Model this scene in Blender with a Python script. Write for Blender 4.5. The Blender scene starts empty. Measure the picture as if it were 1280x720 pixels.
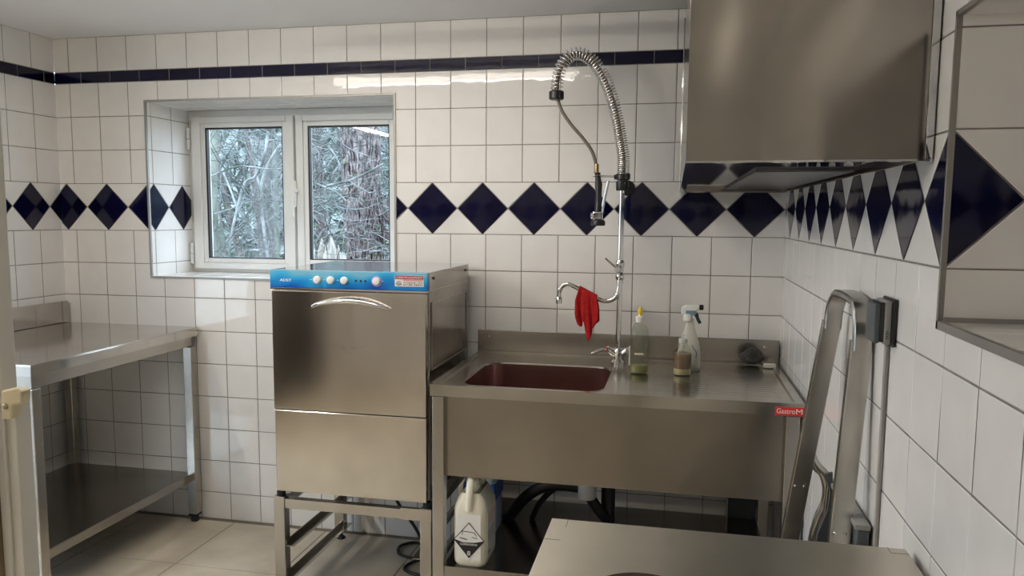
import bpy, bmesh, math, random
from mathutils import Vector, Matrix
random.seed(7)
S = bpy.context.scene
COL = S.collection
PI = math.pi

# ------------------------------------------------------------------ camera
CAM = Vector((0.16065, -3.22908, 1.40193))
YAW, PIT, ROL = 0.21874, 0.10773, 0.00596
def cam_dir(v):
    x, y, z = v
    c, s = math.cos(ROL), math.sin(ROL); x, z = c*x - s*z, s*x + c*z
    c, s = math.cos(PIT), math.sin(PIT); y, z = c*y + s*z, -s*y + c*z
    c, s = math.cos(YAW), math.sin(YAW); x, y = c*x - s*y, s*x + c*y
    return Vector((x, y, z))
cd = bpy.data.cameras.new('camera')
cam = bpy.data.objects.new('camera', cd); COL.objects.link(cam)
r_, u_, f_ = cam_dir((1, 0, 0)), cam_dir((0, 0, 1)), cam_dir((0, 1, 0))
M = Matrix.Identity(4)
for i in range(3):
    M[i][0], M[i][1], M[i][2], M[i][3] = r_[i], u_[i], -f_[i], CAM[i]
cam.matrix_world = M
cd.sensor_width = 36; cd.lens = 1004.316/1280*36
cd.shift_x = (640-619.44)/1280; cd.shift_y = (378.0-360)/1280
cd.clip_start = 0.02; cd.clip_end = 200
S.camera = cam

# ------------------------------------------------------------------ world and light
W = bpy.data.worlds.new('overcast_sky'); S.world = W; W.use_nodes = True
bg = W.node_tree.nodes['Background']
bg.inputs[0].default_value = (0.70, 0.85, 1.0, 1); bg.inputs[1].default_value = 5.4
LAMP_COL = (1.0, 0.92, 0.81)
LAMP_POWER = 7.5
TUBE_STRENGTH = 8.0
REAR_FILL_STRENGTH = 1.2
FILL_TUBE_STRENGTH = 120.0
S.view_settings.view_transform = 'Standard'; S.view_settings.look = 'None'
S.view_settings.exposure = 0.62; S.view_settings.gamma = 1.0
S.view_settings.use_curve_mapping = False
S.cycles.use_denoising = True
S.cycles.max_bounces = 10; S.cycles.diffuse_bounces = 8; S.cycles.glossy_bounces = 5
S.cycles.transmission_bounces = 8; S.cycles.transparent_max_bounces = 12
S.cycles.sample_clamp_indirect = 6.0; S.cycles.caustics_reflective = False; S.cycles.caustics_refractive = False
def area(name, loc, sx, sy, power, col, rot=(0, 0, 0), portal=False):
    l = bpy.data.lights.new(name, 'AREA'); l.shape = 'RECTANGLE'; l.size = sx; l.size_y = sy
    l.energy = power; l.color = col
    if portal: l.cycles.is_portal = True
    o = bpy.data.objects.new(name, l); o.location = loc; o.rotation_euler = rot; COL.objects.link(o); return o
area('window_portal', (-1.578, 0.42, 1.505), 1.16, 0.78, 1.0, (1, 1, 1), (-PI/2, 0, 0), True)
area('door_portal', (-2.84, -1.51, 1.03), 1.98, 0.92, 1.0, (1, 1, 1), (0, -PI/2, 0), True)

# ------------------------------------------------------------------ room constants
XL, XR, ZC = -2.626, 0.567, 2.187
YF = -4.7
T = 0.15
ZB = 1.3242                       # underside of the diamond band
BT = 0.2121                       # band height
WX0, WX1, WZ0, WZ1, WD = -2.162, -0.993, 1.117, 1.897, 0.36   # window opening
NY0, NY1, NZ0, NZ1, ND = -2.78, -1.867, 1.24, 1.705, 0.34     # niche in the right wall

# ------------------------------------------------------------------ materials
def mat(name, base=(.8, .8, .8), rough=.5, metal=0., spec=None, trans=0., ior=1.45, emit=None, es=0., alpha=1., coat=0., sss=0.):
    m = bpy.data.materials.new(name); m.use_nodes = True
    b = m.node_tree.nodes['Principled BSDF']
    b.inputs['Base Color'].default_value = (*base, 1); b.inputs['Roughness'].default_value = rough
    b.inputs['Metallic'].default_value = metal; b.inputs['IOR'].default_value = ior
    b.inputs['Transmission Weight'].default_value = trans; b.inputs['Alpha'].default_value = alpha
    b.inputs['Coat Weight'].default_value = coat
    if spec is not None: b.inputs['Specular IOR Level'].default_value = spec
    if emit: b.inputs['Emission Color'].default_value = (*emit, 1); b.inputs['Emission Strength'].default_value = es
    if sss: b.inputs['Subsurface Weight'].default_value = sss; b.inputs['Subsurface Radius'].default_value = (.02, .02, .02)
    return m
def N(m, t, **kw):
    n = m.node_tree.nodes.new(t)
    for k, v in kw.items(): setattr(n, k, v)
    return n
def Lk(m, a, b): m.node_tree.links.new(a, b)
def noise_node(m, scale=(1, 1, 1), ns=5., det=3., coord='Object', rough=.5):
    tc = N(m, 'ShaderNodeTexCoord'); mp = N(m, 'ShaderNodeMapping'); mp.inputs['Scale'].default_value = scale
    nz = N(m, 'ShaderNodeTexNoise'); nz.inputs['Scale'].default_value = ns; nz.inputs['Detail'].default_value = det; nz.inputs['Roughness'].default_value = rough
    Lk(m, tc.outputs[coord], mp.inputs[0]); Lk(m, mp.outputs[0], nz.inputs['Vector']); return nz
def ramp(m, src, stops):
    r = N(m, 'ShaderNodeValToRGB'); e = r.color_ramp.elements
    while len(e) < len(stops): e.new(.5)
    for el, (p, c) in zip(e, stops): el.position = p; el.color = (*c, 1)
    Lk(m, src, r.inputs[0]); return r
def bump(m, src, strength=.2, dist=.001):
    b = N(m, 'ShaderNodeBump'); b.inputs['Strength'].default_value = strength; b.inputs['Distance'].default_value = dist
    Lk(m, src, b.inputs['Height']); Lk(m, b.outputs[0], m.node_tree.nodes['Principled BSDF'].inputs['Normal']); return b
def bsdf(m): return m.node_tree.nodes['Principled BSDF']
def noisy(m, a, b, scale=(1, 1, 1), ns=5., det=3., bmp=0., dist=.001, lo=.35, hi=.65):
    nz = noise_node(m, scale, ns, det); r = ramp(m, nz.outputs[0], [(lo, a), (hi, b)])
    Lk(m, r.outputs[0], bsdf(m).inputs['Base Color'])
    if bmp: bump(m, nz.outputs[0], bmp, dist)
    return m
def tilemat(name, a, b, rough):
    m = mat(name, a, rough, coat=0.0)
    nz = noise_node(m, (1, 1, 1), 9, 2); r = ramp(m, nz.outputs[0], [(.3, a), (.7, b)]); Lk(m, r.outputs[0], bsdf(m).inputs['Base Color'])
    n2 = noise_node(m, (1, 1, 1), 14, 1); bump(m, n2.outputs[0], .10, .004)
    return m
M_TILE = tilemat('white_glazed_tile', (.76, .745, .725), (.80, .785, .765), .035)
M_BLUE = tilemat('cobalt_glazed_tile', (.0020, .0018, .016), (.003, .0028, .026), .07)
M_GROUT = noisy(mat('grout', rough=.9), (.21, .19, .17), (.29, .265, .24), ns=30)
M_GROUT2 = mat('floor_grout', (.20, .17, .13), .9)
M_CEIL = noisy(mat('ceiling_paint', rough=.9), (.87, .87, .88), (.90, .90, .91), ns=2)
M_FLOOR = mat('beige_stone_tile', rough=.38)
nz = noise_node(M_FLOOR, (1, 1, 1), 5, 6); rr = ramp(M_FLOOR, nz.outputs[0], [(.3, (.44, .385, .30)), (.55, (.56, .50, .40)), (.75, (.63, .57, .47))])
Lk(M_FLOOR, rr.outputs[0], bsdf(M_FLOOR).inputs['Base Color']); bump(M_FLOOR, noise_node(M_FLOOR, (1, 1, 1), 25, 4).outputs[0], .15, .002)
def steel(name, col=(.50, .47, .43), rough=.25, scale=(8, 8, 260), blot=.10, aniso=0., rot=0., dark=.80, bs=.02):
    m = mat(name, col, rough, 1.0)
    fine = noise_node(m, scale, 14, 2)
    blo = noise_node(m, (1, 1, 1), 4, 5)
    r = ramp(m, blo.outputs[0], [(.3, tuple(c*dark for c in col)), (.7, col)]); Lk(m, r.outputs[0], bsdf(m).inputs['Base Color'])
    mr = N(m, 'ShaderNodeMapRange'); mr.inputs['To Min'].default_value = max(.03, rough-blot/2); mr.inputs['To Max'].default_value = rough+blot/2
    mx = N(m, 'ShaderNodeMath', operation='ADD'); mx2 = N(m, 'ShaderNodeMath', operation='MULTIPLY'); mx2.inputs[1].default_value = .5
    Lk(m, fine.outputs[0], mx.inputs[0]); Lk(m, blo.outputs[0], mx.inputs[1]); Lk(m, mx.outputs[0], mx2.inputs[0]); Lk(m, mx2.outputs[0], mr.inputs['Value'])
    Lk(m, mr.outputs[0], bsdf(m).inputs['Roughness'])
    if bs: bump(m, fine.outputs[0], bs, .0008)
    if aniso:
        bsdf(m).inputs['Anisotropic'].default_value = aniso; bsdf(m).inputs['Anisotropic Rotation'].default_value = rot
        tg = N(m, 'ShaderNodeTangent', direction_type='RADIAL', axis='Z'); Lk(m, tg.outputs[0], bsdf(m).inputs['Tangent'])
    return m
M_STEEL = steel('brushed_steel')
M_DOOR = steel('satin_steel_door', (.64, .60, .55), .11, (6, 6, 260), .04, .75, 0.25, bs=.008)
M_SIDE = steel('stained_steel_side', (.52, .48, .43), .20, (6, 6, 200), .14, dark=.55)
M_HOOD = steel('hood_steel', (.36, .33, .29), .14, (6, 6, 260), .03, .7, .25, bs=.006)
M_MIRR = mat('polished_steel', (.55, .55, .55), .05, 1.)
M_TOP = steel('worktop_steel', (.60, .57, .53), .11, (2, 40, 2), .10, dark=.78, bs=.008)
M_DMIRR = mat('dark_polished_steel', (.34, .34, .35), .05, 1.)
M_FILT = mat('filter_steel', (.16, .165, .165), .35, 1.)
M_LID = mat('polished_steel_lid', (.62, .63, .64), .10, 1.)
M_TABLE = steel('brushed_table_steel', (.78, .73, .62), .30, (5, .7, .7), .10, bs=0)
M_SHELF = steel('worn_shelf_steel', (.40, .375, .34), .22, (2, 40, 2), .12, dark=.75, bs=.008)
M_SINK = steel('sink_top_steel', (.58, .55, .50), .19, (2, 40, 2), .14, dark=.72, bs=.01)
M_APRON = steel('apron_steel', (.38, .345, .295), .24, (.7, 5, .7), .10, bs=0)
M_BASIN = steel('basin_steel', (.50, .33, .31), .24, (20, 20, 20), .08)
M_CHROME = mat('chrome', (.72, .71, .70), .06, 1.)
M_ALU = noisy(mat('worn_aluminium', rough=.24, metal=1.), (.34, .32, .29), (.62, .59, .54), (1, 1, .3), 9, 5, .08)
M_BLACK = mat('black_plastic', (.012, .012, .013), .35)
M_RUB = mat('black_rubber', (.010, .010, .012), .5)
M_DARK = mat('dark_gap', (.008, .008, .008), .8)
M_GREYP = mat('grey_plastic', (.26, .26, .25), .45)
M_DGREY = mat('slate_plastic', (.07, .08, .085), .4)
M_PVC = noisy(mat('white_pvc', rough=.32), (.70, .71, .70), (.75, .76, .75), ns=3)
M_SEAL = mat('window_seal', (.01, .01, .012), .5)
M_TRIM = mat('grey_edge_trim', (.30, .285, .26), .45, .6)
M_CREAM = mat('cream_plastic', (.62, .55, .37), .4)
M_WHITEP = noisy(mat('white_paint_post', rough=.4), (.60, .58, .52), (.66, .64, .58), ns=4)
M_BROWN = noisy(mat('brown_door_frame', rough=.5), (.14, .10, .055), (.24, .18, .11), (8, 8, .4), 6, 4)
M_ADDED_DOOR = noisy(mat('added_door_paint', rough=.6), (.030, .024, .020), (.045, .036, .03), ns=4)
M_RED = noisy(mat('red_cloth', rough=.9), (.28, .003, .005), (.42, .006, .007), ns=60, bmp=.5, dist=.002)
M_JUG = mat('milky_plastic', (.74, .70, .58), .35, sss=.15)
M_LABEL = mat('white_label', (.75, .73, .70), .4)
M_INK = mat('black_ink', (.012, .011, .011), .5)
M_REDL = mat('red_label', (.62, .03, .03), .35)
M_PINK = mat('pale_red_print', (.60, .35, .32), .5)
M_YEL = mat('yellow_plastic', (.80, .60, .03), .35)
M_WPL = mat('white_plastic', (.74, .74, .71), .35)
M_TEAL = mat('teal_black_plastic', (.01, .03, .04), .3)
M_BLUEP = mat('blue_plastic', (.02, .07, .32), .4)
M_PBLUE = mat('pale_blue_plastic', (.42, .50, .62), .4)
M_BRASS = mat('brass', (.50, .38, .20), .25, 1.)
M_HOSE = mat('grey_hose', (.17, .145, .115), .35)
def thin_glass(name, col=(1, 1, 1), refl=.9, tint=.95, base=.010, edge=.8):
    m = bpy.data.materials.new(name); m.use_nodes = True; nt = m.node_tree; nt.nodes.clear()
    o = nt.nodes.new('ShaderNodeOutputMaterial'); mx = nt.nodes.new('ShaderNodeMixShader'); lw = nt.nodes.new('ShaderNodeLayerWeight'); lw.inputs[0].default_value = .5
    pw = nt.nodes.new('ShaderNodeMath'); pw.operation = 'POWER'; pw.inputs[1].default_value = 5
    fr = nt.nodes.new('ShaderNodeMath'); fr.operation = 'MULTIPLY_ADD'; fr.inputs[1].default_value = edge; fr.inputs[2].default_value = base
    nt.links.new(lw.outputs['Facing'], pw.inputs[0]); nt.links.new(pw.outputs[0], fr.inputs[0])
    t = nt.nodes.new('ShaderNodeBsdfTransparent'); t.inputs[0].default_value = (tint*col[0], tint*col[1], tint*col[2], 1)
    g = nt.nodes.new('ShaderNodeBsdfGlossy'); g.inputs['Roughness'].default_value = .02; g.inputs[0].default_value = (refl, refl, refl, 1)
    nt.links.new(fr.outputs[0], mx.inputs[0]); nt.links.new(t.outputs[0], mx.inputs[1]); nt.links.new(g.outputs[0], mx.inputs[2]); nt.links.new(mx.outputs[0], o.inputs[0]); return m
M_GLASS = thin_glass('window_glass')
M_CLEAR = thin_glass('clear_bottle_plastic', (.98, 1.0, .95), .9, .90, .05, 1.0)
M_FROST = mat('frosted_plastic', (.70, .68, .60), .3, alpha=.62)
M_SOAP = mat('pale_green_soap', (.30, .29, .12), .25)
M_AMBER = mat('brown_liquid', (.21, .125, .07), .25)
M_SEDI = mat('cream_sediment', (.62, .52, .30), .35)
M_TUBE = mat('lamp_tube', (1, 1, 1), .4, emit=LAMP_COL, es=TUBE_STRENGTH)
M_FILL_TUBE = mat('fill_tube', (1, 1, 1), .4, emit=LAMP_COL, es=FILL_TUBE_STRENGTH)
M_REAR_FILL = mat('rear_fill_tube', (1, 1, 1), .4, emit=LAMP_COL, es=REAR_FILL_STRENGTH)
M_BARK = noisy(mat('bark', rough=.9), (0.053, 0.042, 0.045), (0.180, 0.150, 0.150), (1, 1, .25), 14, 5, .6, .02)
M_BARK2 = noisy(mat('pale_bark', rough=.9), (0.096, 0.112, 0.096), (0.208, 0.232, 0.200), (1, 1, .3), 9, 5, .4, .01)
M_IVYS = noisy(mat('ivy_stem_bark', rough=.9), (0.060, 0.048, 0.051), (0.255, 0.221, 0.221), ns=18)
M_TWIG = noisy(mat('lichen_twig', rough=.9), (0.056, 0.067, 0.061), (0.256, 0.288, 0.296), ns=5, lo=.4, hi=.65)
M_TWIG2 = noisy(mat('dark_twig', rough=.9), (0.024, 0.029, 0.029), (0.088, 0.104, 0.104), ns=5)
M_LEAF = noisy(mat('ivy_leaf', rough=.7), (0.036, 0.081, 0.036), (0.108, 0.180, 0.090), ns=4)
M_SCRUB = noisy(mat('undergrowth', rough=.95), (0.144, 0.176, 0.168), (0.304, 0.360, 0.360), ns=5, det=8, bmp=1, dist=.1)
M_SOIL = noisy(mat('leaf_litter', rough=.95), (.05, .045, .03), (.12, .11, .08), ns=4, det=6)
M_WOODP = noisy(mat('pale_split_wood', rough=.8), (0.216, 0.198, 0.171), (0.432, 0.414, 0.378), (1, 1, .15), 20, 4, .5, .01)

# control panel print (blue with darker and paler swooshes)
M_PANEL = mat('blue_panel_print', (.02, .2, .6), .25)
_g = N(M_PANEL, 'ShaderNodeTexCoord'); _sx = N(M_PANEL, 'ShaderNodeSeparateXYZ'); Lk(M_PANEL, _g.outputs['Object'], _sx.inputs[0])
_nz = noise_node(M_PANEL, (5, 1, 9), 1.6, 1)
_m1 = N(M_PANEL, 'ShaderNodeMapRange'); _m1.inputs['From Min'].default_value = -.255; _m1.inputs['From Max'].default_value = -.185
for _k, _v in (('From Min', 1.144), ('From Max', 1.206)): _m1.inputs[_k].default_value = _v
Lk(M_PANEL, _sx.outputs[2], _m1.inputs['Value'])
_a = N(M_PANEL, 'ShaderNodeMath', operation='MULTIPLY_ADD'); _a.inputs[1].default_value = 1.5; Lk(M_PANEL, _nz.outputs[0], _a.inputs[0]); Lk(M_PANEL, _m1.outputs[0], _a.inputs[2])
_b = N(M_PANEL, 'ShaderNodeMath', operation='MULTIPLY'); _b.inputs[1].default_value = .45; Lk(M_PANEL, _a.outputs[0], _b.inputs[0])
_r = ramp(M_PANEL, _b.outputs[0], [(.28, (.002, .065, .36)), (.48, (.006, .20, .52)), (.60, (.03, .34, .62)), (.76, (.16, .40, .55))]); Lk(M_PANEL, _r.outputs[0], bsdf(M_PANEL).inputs['Base Color'])

# ------------------------------------------------------------------ mesh builder
class MB:
    def __init__(s): s.v = []; s.f = []; s.m = []
    def add(s, vs, fs, mi=0):
        o = len(s.v); s.v += [tuple(v) for v in vs]; s.f += [tuple(i+o for i in f) for f in fs]; s.m += [mi]*len(fs); return s
    def box(s, x0, x1, y0, y1, z0, z1, mi=0):
        x0, x1 = sorted((x0, x1)); y0, y1 = sorted((y0, y1)); z0, z1 = sorted((z0, z1))
        return s.add([(x0,y0,z0),(x1,y0,z0),(x1,y1,z0),(x0,y1,z0),(x0,y0,z1),(x1,y0,z1),(x1,y1,z1),(x0,y1,z1)],
                     [(0,3,2,1),(4,5,6,7),(0,1,5,4),(1,2,6,5),(2,3,7,6),(3,0,4,7)], mi)
    def obox(s, p0, p1, a, b, mi=0):       # bar from p0 to p1 with half-vectors a, b
        p0, p1, a, b = map(Vector, (p0, p1, a, b))
        vs = [p0-a-b, p0+a-b, p0+a+b, p0-a+b, p1-a-b, p1+a-b, p1+a+b, p1-a+b]
        return s.add(vs, [(0,3,2,1),(4,5,6,7),(0,1,5,4),(1,2,6,5),(2,3,7,6),(3,0,4,7)], mi)
    def tube(s, pts, r, n=10, mi=0, caps=True, closed=False, flat=1.0):
        pts = [Vector(p) for p in pts]; k = len(pts); rs = r if isinstance(r, (list, tuple)) else [r]*k
        tans = []
        for i in range(k):
            a = pts[i-1] if (i > 0 or closed) else pts[i]; b = pts[(i+1) % k] if (i < k-1 or closed) else pts[i]
            t = (b-a); tans.append(t.normalized() if t.length > 1e-9 else Vector((0, 0, 1)))
        up = Vector((0, 0, 1)) if abs(tans[0].z) < .9 else Vector((0, 1, 0))
        nrm = (up - tans[0]*up.dot(tans[0])).normalized(); vs = []
        for i in range(k):
            nrm = (nrm - tans[i]*nrm.dot(tans[i])).normalized(); bi = tans[i].cross(nrm)
            for j in range(n):
                a = 2*PI*j/n; vs.append(pts[i] + (nrm*math.cos(a)*flat + bi*math.sin(a))*rs[i])
        fs = []
        for i in range(k if closed else k-1):
            for j in range(n):
                a = i*n+j; b = i*n+(j+1) % n; c = ((i+1) % k)*n; fs.append((a, b, c+(j+1) % n, c+j))
        if caps and not closed: fs.append(tuple(range(n-1, -1, -1))); fs.append(tuple((k-1)*n+j for j in range(n)))
        return s.add(vs, fs, mi)
    def lathe(s, prof, c=(0, 0, 0), n=24, mi=0, sx=1., sy=1., axis='Z', caps=True):
        c = Vector(c); vs = []
        for r, h in prof:
            for j in range(n):
                a = 2*PI*j/n; u, w = r*math.cos(a)*sx, r*math.sin(a)*sy
                vs.append(c + (Vector((u, w, h)) if axis == 'Z' else Vector((u, -h, w)) if axis == 'Y' else Vector((h, u, w))))
        fs = [(i*n+j, i*n+(j+1) % n, (i+1)*n+(j+1) % n, (i+1)*n+j) for i in range(len(prof)-1) for j in range(n)]
        if caps:
            if prof[0][0] > 1e-6: fs.append(tuple(range(n-1, -1, -1)))
            if prof[-1][0] > 1e-6: fs.append(tuple((len(prof)-1)*n+j for j in range(n)))
        return s.add(vs, fs, mi)
    def prism(s, poly, z0, z1, mi=0, f=None):     # polygon extruded; f maps (u,v,w)->xyz
        f = f or (lambda u, v, w: (u, v, w)); n = len(poly)
        vs = [f(u, v, z0) for u, v in poly] + [f(u, v, z1) for u, v in poly]
        return s.add(vs, [tuple(range(n-1, -1, -1)), tuple(range(n, 2*n))] + [(i, (i+1) % n, n+(i+1) % n, n+i) for i in range(n)], mi)
    def build(s, name, mats, parent=None, bevel=0., smooth=None, seg=2, origin=None):
        me = bpy.data.meshes.new(name); me.from_pydata(s.v, [], s.f)
        mats = mats if isinstance(mats, (list, tuple)) else [mats]
        for m in mats: me.materials.append(m)
        me.polygons.foreach_set('material_index', s.m)
        bm = bmesh.new(); bm.from_mesh(me); bmesh.ops.recalc_face_normals(bm, faces=bm.faces); bm.to_mesh(me); bm.free()
        if smooth is not None:
            me.shade_smooth(); me.set_sharp_from_angle(angle=math.radians(smooth))
        o = bpy.data.objects.new(name, me); COL.objects.link(o)
        if bevel:
            b = o.modifiers.new('bevel', 'BEVEL'); b.width = bevel; b.segments = seg; b.limit_method = 'ANGLE'; b.angle_limit = math.radians(40)
        if parent is not None:
            bpy.context.view_layer.update()
            o.parent = parent; o.matrix_parent_inverse = Matrix.Translation(parent.location).inverted()
        return o
def thing(name, label, cat, loc=(0, 0, 0), group=None):
    o = bpy.data.objects.new(name, None); o.empty_display_size = .05; o.location = loc; COL.objects.link(o)
    o['label'] = label; o['category'] = cat
    if group: o['group'] = group
    return o
def tag(o, label, cat, group=None, kind=None):
    o['label'] = label; o['category'] = cat
    if group: o['group'] = group
    if kind: o['kind'] = kind
    return o
def struct(o): o['kind'] = 'structure'; return o
def smooth_path(pts, k=6):
    P = [Vector(p) for p in pts]; out = []
    for i in range(len(P)-1):
        p0, p1, p2, p3 = P[max(i-1, 0)], P[i], P[i+1], P[min(i+2, len(P)-1)]
        for j in range(k):
            t = j/k; out.append(.5*((2*p1)+(p2-p0)*t+(2*p0-5*p1+4*p2-p3)*t*t+(3*p1-p0-3*p2+p3)*t**3))
    out.append(P[-1]); return out
def text(name, body, size, f, m, parent, width=None, bold=0.0, align='LEFT'):   # lettering laid on a surface; f maps (u,v,w)->xyz
    cu = bpy.data.curves.new(name, 'FONT'); cu.body = body; cu.size = size; cu.extrude = .0003; cu.offset = bold; cu.align_x = align
    t = bpy.data.objects.new('tmp', cu); COL.objects.link(t); bpy.context.view_layer.update()
    me = bpy.data.meshes.new_from_object(t.evaluated_get(bpy.context.evaluated_depsgraph_get())); bpy.data.objects.remove(t)
    xs = [v.co.x for v in me.vertices]; k = (width/(max(xs)-min(xs))) if width else 1.; x0 = min(xs) if width else 0
    for v in me.vertices: v.co = Vector(f((v.co.x-x0)*k, v.co.y, v.co.z))
    me.materials.clear(); me.materials.append(m)
    o = bpy.data.objects.new(name, me); COL.objects.link(o)
    if parent is not None: o.parent = parent; o.matrix_parent_inverse = Matrix.Translation(parent.location).inverted()
    return o

# ------------------------------------------------------------------ tiling
def ccw(p):
    a = sum(p[i][0]*p[(i+1) % len(p)][1]-p[(i+1) % len(p)][0]*p[i][1] for i in range(len(p)))
    return p if a > 0 else p[::-1]
def clip_half(p, a, b, c):          # keep a*x+b*y<=c
    out = []
    for i in range(len(p)):
        P, Q = p[i], p[(i+1) % len(p)]; dp, dq = a*P[0]+b*P[1]-c, a*Q[0]+b*Q[1]-c
        if dp <= 0: out.append(P)
        if (dp < 0 < dq) or (dq < 0 < dp):
            t = dp/(dp-dq); out.append((P[0]+t*(Q[0]-P[0]), P[1]+t*(Q[1]-P[1])))
    return out
def clip_rect(p, R):
    for a, b, c in ((-1, 0, -R[0]), (1, 0, R[1]), (0, -1, -R[2]), (0, 1, R[3])):
        if len(p) < 3: return []
        p = clip_half(p, a, b, c)
    return p if len(p) > 2 else []
def inset(p, d):
    p = ccw(p); q = list(p)
    for i in range(len(p)):
        P, Q = p[i], p[(i+1) % len(p)]; ex, ey = Q[0]-P[0], Q[1]-P[1]; l = math.hypot(ex, ey)
        if l < 1e-9: continue
        nx, ny = ey/l, -ex/l
        q = clip_half(q, nx, ny, nx*P[0]+ny*P[1]-d)
        if len(q) < 3: return []
    return q
def lay(mb, tiles, regions, f, tilt=.0022, joint=.0015, bev=.0014):
    for poly, mi in tiles:
        outer = inset(poly, joint)
        if not outer: continue
        inner = inset(poly, joint+bev)
        cx = sum(q[0] for q in outer)/len(outer); cy = sum(q[1] for q in outer)/len(outer)
        ax, ay = random.gauss(0, tilt), random.gauss(0, tilt)
        hz = lambda x, y: ax*(x-cx)+ay*(y-cy)
        pieces = [(inner, None)]
        if len(inner) == len(outer):
            for i in range(len(outer)):
                j = (i+1) % len(outer); pieces.append(([outer[i], outer[j], inner[j], inner[i]], (outer[i], outer[j])))
        for R in regions:
            for pc, edge in pieces:
                if len(pc) < 3: continue
                c = clip_rect(pc, R)
                if len(c) < 3: continue
                vs = []
                for x, y in c:
                    h = 0.
                    if edge:
                        (x0, y0), (x1, y1) = edge; l = math.hypot(x1-x0, y1-y0)
                        d = abs((x1-x0)*(y-y0)-(y1-y0)*(x-x0))/l; h = -.0009*(1-min(1, d/bev))
                    vs.append(f(x, y, h+hz(x, y)))
                mb.add(vs, [tuple(range(len(vs)))], mi)
def wall_tiles(s0, s1, phase, strip_phase, dia, zlo=0., zhi=ZC, strip=True):
    out = []
    def grid(z0, z1, ph, mi, w=T):
        k = math.floor((s0-ph)/w)-1
        while ph+k*w < s1:
            a = ph+k*w; out.append(([(a, z0), (a+w, z0), (a+w, z1), (a, z1)], mi)); k += 1
    z = ZB; 
    while z > zlo: grid(z-T, z, phase, 0); z -= T
    zt = ZB+BT
    for k in range(3): grid(zt+k*T, zt+(k+1)*T, phase, 0)
    zs = zt+3*T
    grid(zs, zs+.0500, strip_phase, 1); grid(zs+.0500, ZC, phase, 0)
    cs = sorted(dia); zm = ZB+BT/2; h = BT/2
    for c in cs: out.append(([(c-h, zm), (c, ZB), (c+h, zm), (c, ZB+BT)], 1))
    ext = [cs[0]-.2143]+cs+[cs[-1]+.2143]
    for a, b in zip(ext, ext[1:]):
        m_ = (a+h+b-h)/2
        out.append(([(a, ZB), (b, ZB), (m_, zm)], 0)); out.append(([(a, ZB+BT), (m_, zm), (b, ZB+BT)], 0))
    return out
G = .0022      # how far the tile faces stand off the grout bed

# back wall --------------------------------------------------------
mb = MB()
yb = G
for R in ((XL, WX0, 0, ZC), (WX1, XR+.6, 0, ZC), (WX0, WX1, 0, WZ0), (WX0, WX1, WZ1, ZC)):
    mb.box(R[0], R[1], yb, .42, R[2], R[3], 2)
dl = [-2.5935, -2.380, -2.1655]; dr = [.0285+.2143*k for k in range(-5, 3)]
f_back = lambda s, t, h: (s, -h, t)
base = [t_ for t_ in wall_tiles(XL, XR, 0.0, -.9885, dl)]
lay(mb, base, [(XL, WX0, 0, ZC)], f_back)
random.seed(11)
lay(mb, wall_tiles(XL, XR, 0.0, -.9885, dr), [(WX0, WX1, 0, WZ0), (WX0, WX1, WZ1, ZC), (WX1, XR, 0, ZC)], f_back)
# tiled reveals of the window opening
rd = wall_tiles(-.2, .6, .182, 0, [.035, .252, .466])
lay(mb, rd, [(.004, WD+.03, WZ0, WZ1)], lambda s, t, h: (WX0+.0018+h, s, t))
lay(mb, rd, [(.004, WD+.03, WZ0, WZ1)], lambda s, t, h: (WX1-.0018-h, s, t))
flat = [([(a*T-.03, b*T+.03), (a*T+T-.03, b*T+.03), (a*T+T-.03, b*T+T+.03), (a*T-.03, b*T+T+.03)], 0) for a in range(-16, -5) for b in range(-1, 3)]
lay(mb, flat, [(WX0, WX1, .004, WD+.03)], lambda s, t, h: (s, t, WZ0+.0018+h))
lay(mb, flat, [(WX0, WX1, .004, WD+.03)], lambda s, t, h: (s, t, WZ1-.0018-h))
wall_back = struct(mb.build('wall_back', [M_TILE, M_BLUE, M_GROUT]))
# grey metal edge round the opening
mb = MB(); e = .007
mb.box(WX0-e, WX0+.002, -.004, .006, WZ0-e, WZ1+e); mb.box(WX1-.002, WX1+e, -.004, .006, WZ0-e, WZ1+e)
mb.box(WX0+.002, WX1-.002, -.004, .006, WZ1-.002, WZ1+e); mb.box(WX0+.002, WX1-.002, -.004, .006, WZ0-e, WZ0+.002)
struct(mb.build('trim_1', M_TRIM))

# right wall -------------------------------------------------------
mb = MB(); xb = XR+G
for R in ((YF, NY0, 0, ZC), (NY1, .42, 0, ZC), (NY0, NY1, 0, NZ0), (NY0, NY1, NZ1, ZC)):
    mb.box(xb, XR+.45, R[0], R[1] if R[1] < .4 else 0.0, R[2], R[3], 2)
mb.box(XR+ND+G, XR+.45, NY0, NY1, NZ0, NZ1, 2)
rt = wall_tiles(YF, 0, -1.745, -.05, [-.139-.2143*k for k in range(22)])
lay(mb, rt, [(YF, NY0, 0, ZC), (NY1, 0, 0, ZC), (NY0, NY1, 0, NZ0), (NY0, NY1, NZ1, ZC)], lambda s, t, h: (XR-h, s, t), tilt=.0028)
jt = wall_tiles(XR, XR+.6, XR+.15-.15, 0, [XR+.000+.2143*k for k in range(3)])
lay(mb, jt, [(XR+.003, XR+ND, NZ0+.003, NZ1)], lambda s, t, h: (s, NY1-.0018-h, t), joint=.0012)
lay(mb, jt, [(XR+.003, XR+ND, NZ0+.003, NZ1)], lambda s, t, h: (s, NY0+.0018+h, t), joint=.0012)
nf = [([(XR+a*T, NY1-b*T-.12), (XR+a*T+T, NY1-b*T-.12), (XR+a*T+T, NY1-b*T-.12+T), (XR+a*T, NY1-b*T-.12+T)], 0) for a in range(0, 4) for b in range(0, 8)]
lay(mb, nf, [(XR+.003, XR+ND, NY0, NY1)], lambda s, t, h: (s, t, NZ0+.0018+h))
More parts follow.
